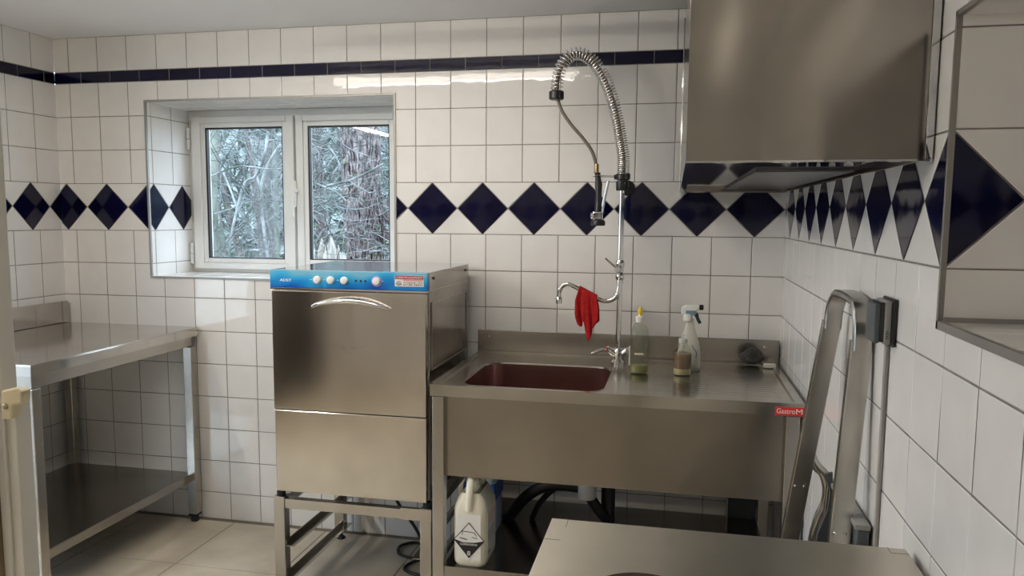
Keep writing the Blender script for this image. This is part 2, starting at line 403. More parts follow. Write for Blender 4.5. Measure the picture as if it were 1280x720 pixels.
lay(mb, nf, [(XR+.003, XR+ND, NY0, NY1)], lambda s, t, h: (s, t, NZ1-.0018-h))
lay(mb, rt, [(NY0, NY1, NZ0, NZ1)], lambda s, t, h: (XR+ND-h, s, t))
struct(mb.build('wall_right', [M_TILE, M_BLUE, M_GROUT]))
mb = MB(); e = .006
mb.box(XR-.004, XR+.004, NY0, NY1+e, NZ0-.010, NZ0+.003); mb.box(XR-.004, XR+.004, NY0, NY1+e, NZ1-.002, NZ1+e)
mb.box(XR-.004, XR+.004, NY1-.002, NY1+e, NZ0-.010, NZ1+e); mb.box(XR-.004, XR+.004, NY0-e, NY0+.002, NZ0-.010, NZ1+e)
mb.box(XR+.004, XR+ND, NY1-.008, NY1, NZ0+.001, NZ0+.009)
struct(mb.build('trim_2', M_TRIM))

# left wall --------------------------------------------------------
mb = MB(); xb = XL-G
DY0, DY1 = -4.10, -3.10
EY0, EY1 = -1.97, -1.05      # glazed door to the yard
mb.box(xb, xb-.2, EY1, 0, 0, ZC, 2); mb.box(xb, xb-.2, DY1, EY0, 0, ZC, 2); mb.box(xb, xb-.2, EY0, EY1, 2.02, ZC, 2); mb.box(xb, xb-.2, YF, DY0, 0, ZC, 2); mb.box(xb, xb-.2, DY0, DY1, 2.02, ZC, 2)
lt = wall_tiles(YF, 0, -.135, -.064, [.039-.2143*k for k in range(23)])
lay(mb, lt, [(EY1, 0, 0, ZC), (DY1, EY0, 0, ZC), (EY0, EY1, 2.02, ZC), (YF, DY0, 0, ZC), (DY0, DY1, 2.02, ZC)], lambda s, t, h: (XL+h, s, t))
struct(mb.build('wall_left', [M_TILE, M_BLUE, M_GROUT]))
mb = MB(); mb.box(XL-.12, XL-.16, DY0, DY1, 0, 2.02, 0)
mb.box(XL-.12, XL-.10, DY0+.12, DY1-.12, .2, .9, 0); mb.box(XL-.12, XL-.10, DY0+.12, DY1-.12, 1.05, 1.9, 0)
d1 = struct(mb.build('added_door', M_ADDED_DOOR, bevel=.004))  # unseen door added so the dishwasher front reflects a dark band
mb = MB(); mb.tube([(XL-.12, DY1-.07, 1.0), (XL-.07, DY1-.07, 1.0), (XL-.07, DY1-.18, 1.0)], .009, 8); mb.build('door_handle', M_CHROME, d1, smooth=40)

mb = MB()
for b_ in ((EY0, EY0+.06, 0, 2.02), (EY1-.06, EY1, 0, 2.02), (EY0+.06, EY1-.06, 1.95, 2.02), (EY0+.06, EY1-.06, 0, .10)): mb.box(XL-.10, XL-.15, *b_)
d3 = struct(mb.build('door_2', M_PVC, bevel=.003))
mb = MB(); mb.box(XL-.122, XL-.126, EY0+.061, EY1-.061, .101, 1.949); mb.build('pane', M_GLASS, d3)
# wall behind the camera, ceiling, floor ---------------------------
mb = MB(); mb.box(XL-.2, XR+.45, YF, YF-.15, 0, ZC, 2)
lay(mb, wall_tiles(XL, XR, .05, 0, [.03-.2143*k for k in range(-3, 14)]), [(XL, XR, 0, ZC)], lambda s, t, h: (s, YF+G+h, t))
struct(mb.build('wall_front', [M_TILE, M_BLUE, M_GROUT]))
mb = MB(); mb.box(XL-.2, XR+.45, YF-.15, .42, ZC, ZC+.12); struct(mb.build('ceiling', M_CEIL))
mb = MB(); mb.box(XL-.2, XR+.45, YF-.15, .42, -.12, -.0018, 1)
F = .447; ft = []
for i in range(-4, 8):
    for j in range(0, 12):
        x = -1.766+F*i; y = -.475-F*(j-1)
        ft.append(([(x, y-F), (x+F, y-F), (x+F, y), (x, y)], 0))
lay(mb, ft, [(XL, XR, YF, 0)], lambda s, t, h: (s, t, h), tilt=.0004, joint=.0016, bev=.001)
struct(mb.build('floor', [M_FLOOR, M_GROUT2]))

# ------------------------------------------------------------------ window
FY0, FY1 = .298, .368
mb = MB()
mb.box(WX0+.002, WX1-.002, FY0+.02, FY1, WZ1-.05, WZ1-.002); mb.box(WX0+.002, WX1-.002, FY0+.02, FY1, WZ0+.002, WZ0+.022)
mb.box(WX0+.002, WX0+.035, FY0+.02, FY1, WZ0+.022, WZ1-.05); mb.box(WX1-.035, WX1-.002, FY0+.02, FY1, WZ0+.022, WZ1-.05)
mb.box(-1.615, -1.58, FY0+.025, FY1, WZ0+.022, WZ1-.05)
win = struct(mb.build('window_1', M_PVC, bevel=.003))
def sash(x0, x1, gx0, gx1):
    z0, z1, gz0, gz1 = WZ0+.018, WZ1-.034, 1.187, 1.813
    m_ = MB()
    def ring(a0, a1, c0, c1, b0, b1, e0, e1, y0, y1, mi=0):
        m_.box(a0, b0, y0, y1, c0, c1, mi); m_.box(b1, a1, y0, y1, c0, c1, mi); m_.box(b0, b1, y0, y1, c0, e0, mi); m_.box(b0, b1, y0, y1, e1, c1, mi)
    ring(x0, x1, z0, z1, gx0-.022, gx1+.022, gz0-.022, gz1+.022, FY0, FY1-.01)
    ring(gx0-.022, gx1+.022, gz0-.022, gz1+.022, gx0, gx1, gz0, gz1, FY0+.008, FY1-.014)
    s_ = m_.build('sash', M_PVC, win, bevel=.0025)
    m_ = MB(); 
    for (a, b, c, d) in ((gx0, gx0+.008, gz0, gz1), (gx1-.005, gx1, gz0, gz1), (gx0+.008, gx1-.005, gz0, gz0+.005), (gx0+.008, gx1-.005, gz1-.007, gz1)):
        m_.box(a, b, FY0+.012, FY0+.034, c, d)
    m_.build('seal', M_SEAL, s_)
    m_ = MB(); m_.box(gx0+.001, gx1-.001, FY0+.030, FY0+.034, gz0+.001, gz1-.001); m_.build('pane', M_GLASS, s_)
sash(-2.135, -1.600, -2.066, -1.660); sash(-1.588, -1.022, -1.531, -1.128)
mb = MB(); mb.prism([(-.014+.014*math.cos(a)+.014, .05*(1 if a < PI else -1)+.014*math.sin(a)) for a in [PI*2*i/20+.001 for i in range(20)]], FY0-.010, FY0-.002, f=lambda u, v, w: (-1.585+u-.014, w, 1.497+v))
mb.lathe([(.011, 0), (.011, .022), (.009, .024)], (-1.585, FY0-.010, 1.512), 16, axis='Y')
mb.tube(smooth_path([(-1.585, FY0-.032, 1.514), (-1.590, FY0-.042, 1.500), (-1.591, FY0-.046, 1.46), (-1.591, FY0-.044, 1.42), (-1.589, FY0-.040, 1.400)]), [.0085]*8+[.0075]*17, 10)
mb.lathe([(.0, -.012), (.009, -.008), (.011, 0), (.009, .008), (0, .012)], (-1.589, FY0-.040, 1.396), 12)
mb.build('window_handle', M_WPL, win, smooth=50)
for z in (1.21, 1.76):
    for dz in (-.026, .026):
        mb = MB(); mb.lathe([(.008, -.024), (.008, .024)], (WX0+.016, FY0-.006, z+dz), 12); mb.build('hinge', M_PVC, win, smooth=40)

# ------------------------------------------------------------------ fluorescent batten on the ceiling
LX0, LX1, LY = -1.69, -.25, -.92
lamp = thing('ceiling_light', 'white fluorescent batten lamp mounted on the ceiling in front of the window', 'light', ((LX0+LX1)/2, LY, ZC))
mb = MB(); mb.box(LX0, LX1, LY-.024, LY+.024, ZC-.030, ZC-.001); mb.build('housing', M_WPL, lamp, bevel=.004)
mb = MB(); mb.tube([(LX0+.02, LY, ZC-.072), (LX1-.02, LY, ZC-.072)], .015, 14); mb.build('tube', M_TUBE, lamp, smooth=40)
for x in (LX0+.012, LX1-.012):
    mb = MB(); mb.box(x-.012, x+.012, LY-.018, LY+.018, ZC-.092, ZC-.029); mb.build('lamp_holder', M_WPL, lamp, bevel=.003)
L1 = area('lamp_glow', ((LX0+LX1)/2, LY, ZC-.094), 1.3, .04, LAMP_POWER, LAMP_COL)
L1.parent = lamp; L1.matrix_parent_inverse = Matrix.Translation(lamp.location).inverted()
fill_lamp = thing('ceiling_light', 'added fill batten lamp, out of view on the ceiling along the left wall', 'light', (-2.35, -2.6, ZC))  # unseen lamp added to light the walls evenly from the left
mb = MB(); mb.box(-2.374, -2.326, -3.22, -1.98, ZC-.030, ZC-.001); mb.build('housing', M_WPL, fill_lamp, bevel=.004)
mb = MB(); mb.tube([(-2.35, -3.20, ZC-.085), (-2.35, -2.0, ZC-.085)], .015, 14); mb.build('tube', M_FILL_TUBE, fill_lamp, smooth=40)
# unseen batten added behind the camera for weak rear light
rear_fill_lamp = thing('ceiling_light', 'added dim batten lamp, out of view on the ceiling behind the camera', 'light', (.35, -4.0, ZC))
mb = MB(); mb.box(.326, .374, -4.60, -3.45, ZC-.030, ZC-.001); mb.build('housing', M_WPL, rear_fill_lamp, bevel=.004)
mb = MB(); mb.tube([(.35, -4.58, ZC-.062), (.35, -3.47, ZC-.062)], .015, 14); mb.build('tube', M_REAR_FILL, rear_fill_lamp, smooth=40)

# ------------------------------------------------------------------ left steel table
LTX0, LTX1, LTY0, LTY1, LTZ = XL+.012, -1.928, -.985, -.018, .895
lt_ = thing('work_table', 'stainless steel work table with upstand and lower shelf in the left corner', 'table', (-2.27, -.5, 0))
mb = MB(); mb.box(LTX0, LTX1, LTY0, LTY1, LTZ-.004, LTZ)
mb.box(LTX1-.002, LTX1, LTY0, LTY1, LTZ-.040, LTZ-.004); mb.box(LTX0, LTX1, LTY0, LTY0+.002, LTZ-.040, LTZ-.004)
mb.box(LTX0, LTX1, LTY1-.002, LTY1, LTZ-.04, LTZ-.004)
mb.build('worktop', M_TOP, lt_, bevel=.0015)
mb = MB(); mb.box(LTX0, LTX0+.014, LTY0, LTY1, LTZ+.001, LTZ+.100); mb.build('upstand', M_TOP, lt_, bevel=.002)
mb = MB(); mb.box(LTX0+.03, LTX1-.02, LTY0+.02, LTY1-.02, LTZ-.085, LTZ-.042)
mb.build('apron', M_STEEL, lt_, bevel=.001)
for x in (LTX0+.03, LTX1-.026):
    for y in (LTY0+.026, LTY1-.030):
        mb = MB(); mb.box(x-.02, x+.02, y-.02, y+.02, .035, LTZ-.086); lg = mb.build('leg', M_STEEL, lt_, bevel=.002)
        mb = MB(); mb.box(x-.0205, x+.0205, y-.0205, y+.0205, .028, .038); mb.lathe([(.016, 0), (.019, .004), (.017, .02), (.012, .028)], (x, y, 0), 16); mb.build('foot', M_RUB, lg, smooth=40)
mb = MB(); mb.box(LTX0+.012, LTX1-.035, LTY0+.035, LTY1-.015, .218, .222); mb.box(LTX1-.037, LTX1-.035, LTY0+.035, LTY1-.015, .185, .218); mb.box(LTX0+.012, LTX1-.037, LTY0+.035, LTY0+.037, .185, .218)
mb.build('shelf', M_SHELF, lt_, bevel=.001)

# ------------------------------------------------------------------ dishwasher and stand
DX0, DX1, DYF, DYB, DZ0, DZ1 = -1.243, -.657, -.62, -.055, .392, 1.207
dw = thing('dishwasher', 'stainless steel undercounter dishwasher with a blue control panel on a stand', 'dishwasher', (-.95, -.34, DZ0))
mb = MB(); mb.box(DX0+.002, DX1-.002, DYF+.028, DYB, DZ0, DZ1-.004)
mb.build('body', M_SIDE, dw, bevel=.003)
mb = MB(); mb.box(DX0, DX1, DYF+.01, DYB+.002, DZ1-.004, DZ1); mb.build('top_lid', M_LID, dw, bevel=.0015)
mb = MB()      # right side sheet with its pressed panel
x = DX1
def side_ring(y0, y1, z0, z1, w, xa, xb_):
    mb.box(xa, xb_, y0, y0+w, z0, z1); mb.box(xa, xb_, y1-w, y1, z0, z1); mb.box(xa, xb_, y0+w, y1-w, z0, z0+w); mb.box(xa, xb_, y0+w, y1-w, z1-w, z1)
side_ring(-.572, -.09, .86, 1.10, .004, x-.002, x+.0022)
side_ring(-.572, -.09, .45, .82, .004, x-.002, x+.0022)
mb.box(x-.002, x+.003, DYF+.028, DYB, 1.136, 1.141)
mb.build('side_panel', M_SIDE, dw, bevel=.001)
for y, z in ((-.545, 1.183), (-.105, 1.183)):
    mb = MB(); mb.lathe([(.005, 0), (.005, .003), (.003, .004)], (x-.001, y, z), 12, axis='X'); mb.build('screw', M_BLACK, dw)
mb = MB(); mb.box(DX0, DX1, DYF, DYF+.028, 1.144, DZ1-.001)
pn = mb.build('control_panel', M_PANEL, dw, bevel=.002)
mb = MB(); mb.box(DX0, DX1, DYF-.001, DYF+.028, 1.137, 1.1435); mb.build('panel_strip', M_CHROME, dw, bevel=.001)
for i, kx in enumerate((-1.061, -1.010, -.959, -.840)):
    mb = MB(); mb.lathe([(.0135, 0), (.0135, .006), (.0125, .009), (.0105, .010)], (kx, DYF, 1.174), 24, axis='Y'); kb = mb.build('knob' if i < 3 else 'knob', M_WPL, pn, smooth=30)
    if i == 3:
        mb = MB(); mb.lathe([(.0185, 0), (.0185, .002), (.0145, .0025)], (kx, DYF, 1.174), 24, axis='Y', caps=False); mb.build('knob_ring', mat('lilac_ring', (.35, .33, .60), .3), kb, smooth=30)
for kx in (-.916, -.898, -.881):
    mb = MB(); mb.lathe([(.004, 0), (.004, .0015)], (kx, DYF, 1.1735), 12, axis='Y'); mb.build('indicator_light', M_BLACK, pn)
fp = lambda x0, z0: (lambda u, v, w: (x0+u, DYF-.0006-w, z0+v))
text('brand_lettering', 'ADST', .0125, fp(-1.204, 1.166), M_WPL, pn, width=.044, bold=.0002)
for kx in (-1.083, -1.034, -.983, -.818):
    mb = MB(); mb.box(kx-.005, kx+.003, DYF-.0006, DYF, 1.1735, 1.1750); mb.build('panel_mark', M_WPL, pn)
mb = MB(); mb.box(-.774, -.670, DYF-.0008, DYF, 1.158, 1.1960); st = mb.build('sticker', M_LABEL, pn)
mb = MB(); mb.box(-.773, -.671, DYF-.0012, DYF-.0008, 1.183, 1.1955); mb.build('sticker_band', mat('dark_red_print', (.33, .02, .03), .4), st)
fs = lambda x0, z0: (lambda u, v, w: (x0+u, DYF-.0014-w, z0+v))
text('sticker_lettering', 'CUISINE PRO-EQUIPEMENT', .0095, fs(-.770, 1.1860), M_LABEL, st, width=.096)
text('sticker_lettering', 'MATERIEL PRO & OCCASION', .006, fs(-.743, 1.1775), M_REDL, st, width=.069)
text('sticker_lettering', 'Tel. Depannage - Vente', .006, fs(-.743, 1.1700), M_INK, st, width=.069)
text('sticker_lettering', '0 4 9 8 8   0 8 0 7 1', .0075, fs(-.743, 1.1615), M_INK, st, width=.069, bold=.0002)
mb = MB()
for k in range(12):
    a0, a1 = PI*k/12, PI*(k+1)/12
    for r0, r1 in ((.009, .0075), (.005, .0035)):
        mb.add([(-.759+r0*math.cos(a0), DYF-.0014, 1.168+r0*math.sin(a0)), (-.759+r0*math.cos(a1), DYF-.0014, 1.168+r0*math.sin(a1)), (-.759+r1*math.cos(a1), DYF-.0014, 1.168+r1*math.sin(a1)), (-.759+r1*math.cos(a0), DYF-.0014, 1.168+r1*math.sin(a0))], [(0, 1, 2, 3)])
mb.box(-.770, -.748, DYF-.0015, DYF-.0013, 1.165, 1.1675); mb.box(-.767, -.751, DYF-.0015, DYF-.0013, 1.161, 1.1625)
mb.build('sticker_emblem', M_INK, st)
mb = MB(); mb.box(DX0+.004, DX1-.006, DYF, DYF+.026, .703, 1.134); door = mb.build('door', M_DOOR, dw, bevel=.003)
mb = MB(); hp = smooth_path([(-1.082, DYF-.002, 1.079), (-1.045, DYF-.022, 1.093), (-.99, DYF-.034, 1.103), (-.93, DYF-.038, 1.106), (-.88, DYF-.034, 1.102), (-.83, DYF-.022, 1.091), (-.790, DYF-.002, 1.078)], 6)
k_ = len(hp); mb.tube(hp, [.004+.0075*math.sin(PI*i/(k_-1))**.5 for i in range(k_)], 12, flat=.8); mb.build('door_handle', M_CHROME, door, smooth=60)
mb = MB(); rnd = random.Random(3)
xx = -1.004
while xx < -.885:
    w_ = rnd.uniform(.004, .011); z0 = .931+rnd.uniform(-.002, .003); z1 = z0+rnd.uniform(.006, .010)
    mb.box(xx, xx+w_, DYF-.0004, DYF, z1, z1+.0012)
    if rnd.random() < .7: mb.box(xx, xx+.0015, DYF-.0004, DYF, z0, z1)
    if rnd.random() < .4: mb.box(xx, xx+w_, DYF-.0004, DYF, z0, z0+.0012)
    xx += w_+.003
mb.build('worn_lettering', mat('faded_print', (.22, .19, .17), .5, .5), door)
mb = MB(); mb.box(DX0+.006, DX1-.006, DYF+.002, DYF+.026, DZ0+.004, .6995); mb.build('lower_panel', M_DOOR, dw, bevel=.003)
mb = MB(); mb.box(DX0+.006, DX1-.006, DYF+.005, DYF+.026, .6995, .7028); mb.build('door_gap', M_DARK, dw)

ds = thing('dishwasher_stand', 'open steel frame stand with rack runners under the dishwasher', 'stand', (-.95, -.34, 0))
SZ = .366
for i, (x, y) in enumerate(((-1.229, -.598), (-.667, -.598), (-1.222, -.082), (-.667, -.082))):
    mb = MB(); mb.box(x-.021, x+.021, y-.021, y+.021, .03, SZ+.008); lg = mb.build('leg', M_STEEL, ds, bevel=.002)
    mb = MB(); mb.lathe([(.018, 0), (.020, .004), (.016, .010), (.008, .014), (.008, .03)], (x, y, 0), 16); mb.build('foot', M_RUB, lg, smooth=40)
    mb = MB(); mb.lathe([(.016, SZ+.008), (.016, DZ0)], (x, y, 0), 12); mb.build('machine_foot', M_DARK, ds)
mb = MB(); mb.box(-1.208, -.688, -.615, -.585, SZ-.036, SZ); mb.box(-1.201, -.688, -.096, -.066, SZ-.036, SZ)
mb.box(-1.244, -1.214, -.577, -.103, SZ-.036, SZ); mb.box(-.682, -.652, -.577, -.103, SZ-.036, SZ); mb.build('top_frame', M_STEEL, ds, bevel=.002)
mb = MB(); mb.box(-.76, -.646, -.620, -.616, SZ-.036, SZ+.006); mb.build('corner_plate', M_STEEL, ds)
for z, x0 in ((.187, -1.208), (.066, -1.208)):
    mb = MB(); mb.box(x0, x0+.003, -.612, -.064, z-.003, z+.022); mb.box(x0, x0+.032, -.612, -.064, z-.003, z); mb.build('rack_runner', M_STEEL, ds)
    mb = MB(); mb.box(-.688, -.691, -.612, -.064, z-.003, z+.022); mb.box(-.688, -.720, -.612, -.064, z-.003, z); mb.build('rack_runner', M_STEEL, ds)

# ------------------------------------------------------------------ sink unit
SX0, SX1, SYF, SYB, SZT = -.613, .553, -.745, -.030, .850
sk = thing('sink_unit', 'stainless steel sink unit with drainboard, upstand, apron and undershelf', 'sink', (-.03, -.38, 0))
BX0, BX1, BY0, BY1, BR = -.520, -.050, -.708, -.275, .075       # basin opening
def rrect(x0, x1, y0, y1, r, n=8):
    pts = []
    for cx, cy, a0 in ((x1-r, y1-r, 0), (x0+r, y1-r, PI/2), (x0+r, y0+r, PI), (x1-r, y0+r, 3*PI/2)):
        for i in range(n+1):
            a = a0+PI/2*i/n; pts.append((cx+r*math.cos(a), cy+r*math.sin(a)))
    return pts
hole = rrect(BX0, BX1, BY0, BY1, BR)
bm = bmesh.new()
ov = [bm.verts.new((x, y, 0)) for x, y in ((SX0, SYF), (SX1, SYF), (SX1, SYB), (SX0, SYB))]
hv = [bm.verts.new((x, y, 0)) for x, y in hole]
es = [bm.edges.new((ov[i], ov[(i+1) % 4])) for i in range(4)]+[bm.edges.new((hv[i], hv[(i+1) % len(hv)])) for i in range(len(hv))]
bmesh.ops.triangle_fill(bm, use_beauty=True, edges=es)
bm.verts.index_update(); vsn = [tuple(v.co) for v in bm.verts]; fsn = [tuple(v.index for v in f.verts) for f in bm.faces]; bm.free()
fsn = [f for f in fsn if not all(i >= 4 for i in f)] if True else fsn
mb = MB(); zt_ = SZT-.006
mb.add([(x, y, zt_) for x, y, _ in vsn], fsn)
# raised rim round the top: left, back, right, front
mb.box(SX0, SX0+.026, SYF, SYB, zt_, SZT); mb.box(SX1-.026, SX1, SYF, SYB, zt_, SZT); mb.box(SX0+.026, SX1-.026, SYF, SYF+.022, zt_, SZT); mb.box(SX0+.026, SX1-.026, SYB-.03, SYB, zt_, SZT)
mb.box(SX0, SX1, SYF, SYF+.002, SZT-.038, zt_); mb.box(SX0, SX0+.002, SYF, SYB, SZT-.038, zt_); mb.box(SX1-.002, SX1, SYF, SYB, SZT-.038, zt_)
# basin lip
ho = rrect(BX0-.008, BX1+.008, BY0-.006, BY1+.008, BR+.008); n_ = len(hole)
mb.add([(x, y, zt_+.0005) for x, y in ho]+[(x, y, zt_+.002) for x, y in rrect(BX0-.003, BX1+.003, BY0-.002, BY1+.003, BR+.003)]+[(x, y, zt_-.004) for x, y in hole],
       [(i, (i+1) % n_, n_+(i+1) % n_, n_+i) for i in range(n_)]+[(n_+i, n_+(i+1) % n_, 2*n_+(i+1) % n_, 2*n_+i) for i in range(n_)])
mb.box(.02, SX1-.06, SYB-.055, SYB-.052, zt_, zt_+.002)
for k in range(14):      # pressed drain ridges
    y = -.18-.035*k
    mb.box(.10, SX1-.06, y, y+.003, zt_, zt_+.0004)
top = mb.build('sink_top', M_SINK, sk)
lv = []; 
for (ins, z, r) in ((0, zt_-.003, BR), (.004, .70, BR-.004), (.010, .62, BR-.01), (.028, .602, BR-.03), (.06, .598, .03)):
    lv.append([(x, y, z) for x, y in rrect(BX0+ins, BX1-ins, BY0+ins, BY1-ins, max(r, .02))])
mb = MB(); mb.add([q for l in lv for q in l], [(a*n_+i, a*n_+(i+1) % n_, (a+1)*n_+(i+1) % n_, (a+1)*n_+i) for a in range(4) for i in range(n_)]+[tuple(4*n_+i for i in range(n_))])
bs = mb.build('basin', M_BASIN, sk, smooth=40)
mb = MB(); mb.lathe([(.045, .5985), (.045, .601), (.036, .602), (.034, .600)], (-.285, -.49, 0), 24); mb.build('drain', M_CHROME, bs, smooth=40)
mb = MB(); mb.lathe([(.024, SZT-.045), (.024, SZT-.14), (.018, SZT-.145)], (-.10, -.24, 0), 16); mb.build('overflow_cup', M_WPL, bs, smooth=40)
mb = MB(); mb.box(-.625, .562, SYB, SYB+.014, SZT-.012, .933); ups = mb.build('upstand', M_STEEL, sk, bevel=.002)
for x, y in ((-.578, .905), (.507, .905)):
    mb = MB(); mb.lathe([(.005, 0), (.004, .002), (.0, .003)], (x, SYB, y), 12, axis='Y'); mb.build('screw', M_CHROME, ups, smooth=40)
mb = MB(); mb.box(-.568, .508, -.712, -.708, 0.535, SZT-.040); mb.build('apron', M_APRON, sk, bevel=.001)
for x in (-.586, .522):
    for y in (-.718, -.06):
        mb = MB(); mb.box(x-.0195, x+.0195, y-.0195, y+.0195, .03, SZT-.040); lg = mb.build('leg', M_STEEL, sk, bevel=.002)
        mb = MB(); mb.lathe([(.017, 0), (.019, .004), (.012, .03)], (x, y, 0), 14); mb.build('foot', M_RUB, lg, smooth=40)
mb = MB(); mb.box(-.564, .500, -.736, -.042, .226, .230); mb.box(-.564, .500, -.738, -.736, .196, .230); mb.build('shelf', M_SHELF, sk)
mb = MB(); mb.box(.468, SX1-.001, SYF-.0012, SYF+.0001, .8125, .8385); lb = mb.build('brand_label', M_REDL, sk); lb['label'] = 'red label with white lettering'
text('label_lettering', 'Gastro', .0215, lambda u, v, w: (.4725+u, SYF-.0016-w, .8190+v), M_LABEL, lb, width=.052)
text('label_lettering', 'M', .0215, lambda u, v, w: (.5275+u, SYF-.0016-w, .8190+v), M_LABEL, lb, width=.018, bold=.0)

# drain pipework under the sink
dp = thing('drain_pipe', 'dark drain hose and trap hanging under the sink basin', 'pipe', (-.15, -.36, .23))
mb = MB(); mb.lathe([(.030, .370), (.034, .375), (.034, .42), (.030, .425), (.030, .60)], (-.128, -.36, 0), 18); mb.build('trap_cup', M_WPL, dp, smooth=40)
mb = MB(); mb.tube(smooth_path([(-.15, -.35, .405), (-.22, -.34, .405), (-.30, -.32, .385), (-.37, -.30, .33), (-.43, -.28, .25), (-.45, -.27, .232)]), .022, 12); mb.build('drain_hose', M_RUB, dp, smooth=60)
mb = MB(); mb.tube(smooth_path([(-.19, -.31, .40), (-.26, -.29, .37), (-.32, -.27, .30), (-.35, -.26, .232)]), .011, 10); mb.build('thin_hose', M_RUB, dp, smooth=60)
mb = MB(); mb.lathe([(.026, .232), (.026, .60)], (-.055, -.30, 0), 16); mb.tube(smooth_path([(-.115, -.36, .372), (-.09, -.35, .33), (-.06, -.32, .28), (-.055, -.30, .24)]), .020, 12); mb.build('standpipe', M_RUB, dp, smooth=60)
gp = thing('metal_panel', 'grey sheet metal panel standing under the right end of the sink', 'panel', (.44, -.06, .23))
mb = MB(); mb.box(.385, .497, -.068, -.052, .231, .50); mb.build('sheet', M_DGREY, gp, bevel=.001)
mb = MB(); mb.box(.385, .392, -.082, -.068, .231, .50); mb.build('flange', M_STEEL, gp, bevel=.001)

# ------------------------------------------------------------------ canister of cleaning product
jg = thing('plastic_jug', 'white plastic jug with a black and white corrosive hazard diamond on the undershelf', 'jug', (-.48, -.65, .2305))
def jug_mesh(x0, x1, y0, y1, z0, zs, zt):
    m_ = MB(); L_ = []
    cx, cy = (x0+x1)/2, (y0+y1)/2; hx, hy = (x1-x0)/2, (y1-y0)/2
    for fx, fy, z in ((.86, .92, z0), (.97, .98, z0+.010), (1, 1, z0+.022), (1, 1, zs-.02), (.985, .99, zs), (.80, .93, zs+.028), (.55, .84, zs+.050), (.32, .74, zt-.016), (.26, .70, zt)):
        L_.append([(x, y, z) for x, y in rrect(cx-hx*fx, cx+hx*fx, cy-hy*fy, cy+hy*fy, min(.024, hx*fx*.55), 5)])
    n = len(L_[0]); m_.add([q for l in L_ for q in l], [(a*n+i, a*n+(i+1) % n, (a+1)*n+(i+1) % n, (a+1)*n+i) for a in range(len(L_)-1) for i in range(n)]+[tuple(range(n-1, -1, -1)), tuple((len(L_)-1)*n+i for i in range(n))])
    return m_
m_ = jug_mesh(-.538, -.424, -.728, -.560, .2305, .430, .480); m_.build('bottle_body', M_JUG, jg, smooth=50)
mb = MB(); mb.tube(smooth_path([(-.481, -.722, .425), (-.481, -.722, .470), (-.481, -.708, .512), (-.481, -.675, .528), (-.481, -.635, .516), (-.481, -.615, .48)]), [.014]*31, 12); mb.build('handle', M_JUG, jg, smooth=60)
mb = MB(); mb.lathe([(.024, .476), (.024, .520), (.021, .524)], (-.481, -.592, 0), 20); mb.build('cap', M_JUG, jg, smooth=40)
mb = MB(); mb.box(-.521, -.441, -.7290, -.7278, .256, .412); fl = mb.build('front_label', M_LABEL, jg)
cxl, czl, hw, hh = -.481, .324, .053, .062
fd = lambda u, v, w: (cxl+u, -.7296-w, czl+v)
mb = MB(); mb.prism([(-hw, 0), (0, -hh), (hw, 0), (0, hh)], 0, .0004, f=fd); mb.build('diamond_outline', M_INK, fl)
mb = MB(); mb.prism([(-hw+.004, .001), (hw-.004, .001), (0, hh-.004)], .0004, .0008, f=fd)
mb.prism([(-hw+.004, .001), (-.02, -.008), (.02, -.006), (hw-.004, .001)], .0004, .0008, f=fd); mb.build('diamond_face', M_LABEL, fl)
mb = MB(); f2 = lambda u, v, w: fd(u, v, w+.0010)
mb.prism([(-.032, .006), (-.006, .001), (-.006, .004), (-.032, .009)], 0, .0003, f=f2)
mb.prism([(-.024, .030), (.018, .027), (.018, .029), (-.024, .032)], 0, .0003, f=f2)
mb.prism([(-.024, .030), (-.024, .018), (-.022, .018), (-.022, .030)], 0, .0003, f=f2)
mb.prism([(.010, .011), (.030, .007), (.030, .009), (.010, .013)], 0, .0003, f=f2); mb.prism([(.016, .027), (.026, .016), (.028, .017), (.018, .029)], 0, .0003, f=f2)
mb.build('hazard_symbol', M_INK, fl)
text('hazard_lettering', 'CORROSIVE', .009, lambda u, v, w: f2(u-.030, v-.017, w), M_LABEL, fl, width=.058)
text('hazard_lettering', '8', .022, lambda u, v, w: f2(u-.006, v-.052, w), M_LABEL, fl, width=.011)
mb = MB(); mb.box(-.4238, -.4228, -.706, -.585, .262, .415); sl = mb.build('side_label', M_LABEL, jg)
mb = MB()
for k in range(5): mb.box(-.4228, -.4222, -.700, -.600+.01*(k % 2), .372+.008*k, .375+.008*k)
mb.build('label_print', M_PINK, sl)
mb = MB()
for k in range(5): mb.box(-.4228, -.4222, -.700, -.610-.008*(k % 3), .315+.008*k, .317+.008*k)
mb.box(-.4228, -.4222, -.700, -.668, .268, .278)
mb.build('label_print', mat('grey_print', (.30, .30, .36), .5), sl)

cn = thing('plastic_canister', 'pale canister with blue cap and blue band behind the hazard jug', 'canister', (-.49, -.40, .2305))
m_ = jug_mesh(-.570, -.452, -.47, -.32, .2305, .455, .495); m_.build('bottle_body', M_PBLUE, cn, smooth=50)
mb = MB(); mb.lathe([(.034, .493), (.034, .53), (.030, .533)], (-.492, -.395, 0), 20); mb.build('cap', M_BLUEP, cn, smooth=40)
mb = MB(); mb.box(-.5715, -.4505, -.4715, -.3185, .36, .43); mb.build('band', M_BLUEP, cn, bevel=.006)
hs = thing('water_hose', 'black hoses running down behind the left leg of the sink', 'hose', (-.6, -.2, 0))
mb = MB(); mb.tube(smooth_path([(-.555, -.12, .60), (-.558, -.14, .45), (-.60, -.16, .33), (-.640, -.18, .20), (-.63, -.2, .03), (-.62, -.12, .012)]), .010, 10); mb.build('hose_line', M_RUB, hs, smooth=60)
mb = MB(); mb.tube(smooth_path([(-.535, -.10, .70), (-.536, -.10, .50), (-.535, -.10, .235)]), .007, 10); mb.build('supply_pipe', M_WPL, hs, smooth=60)

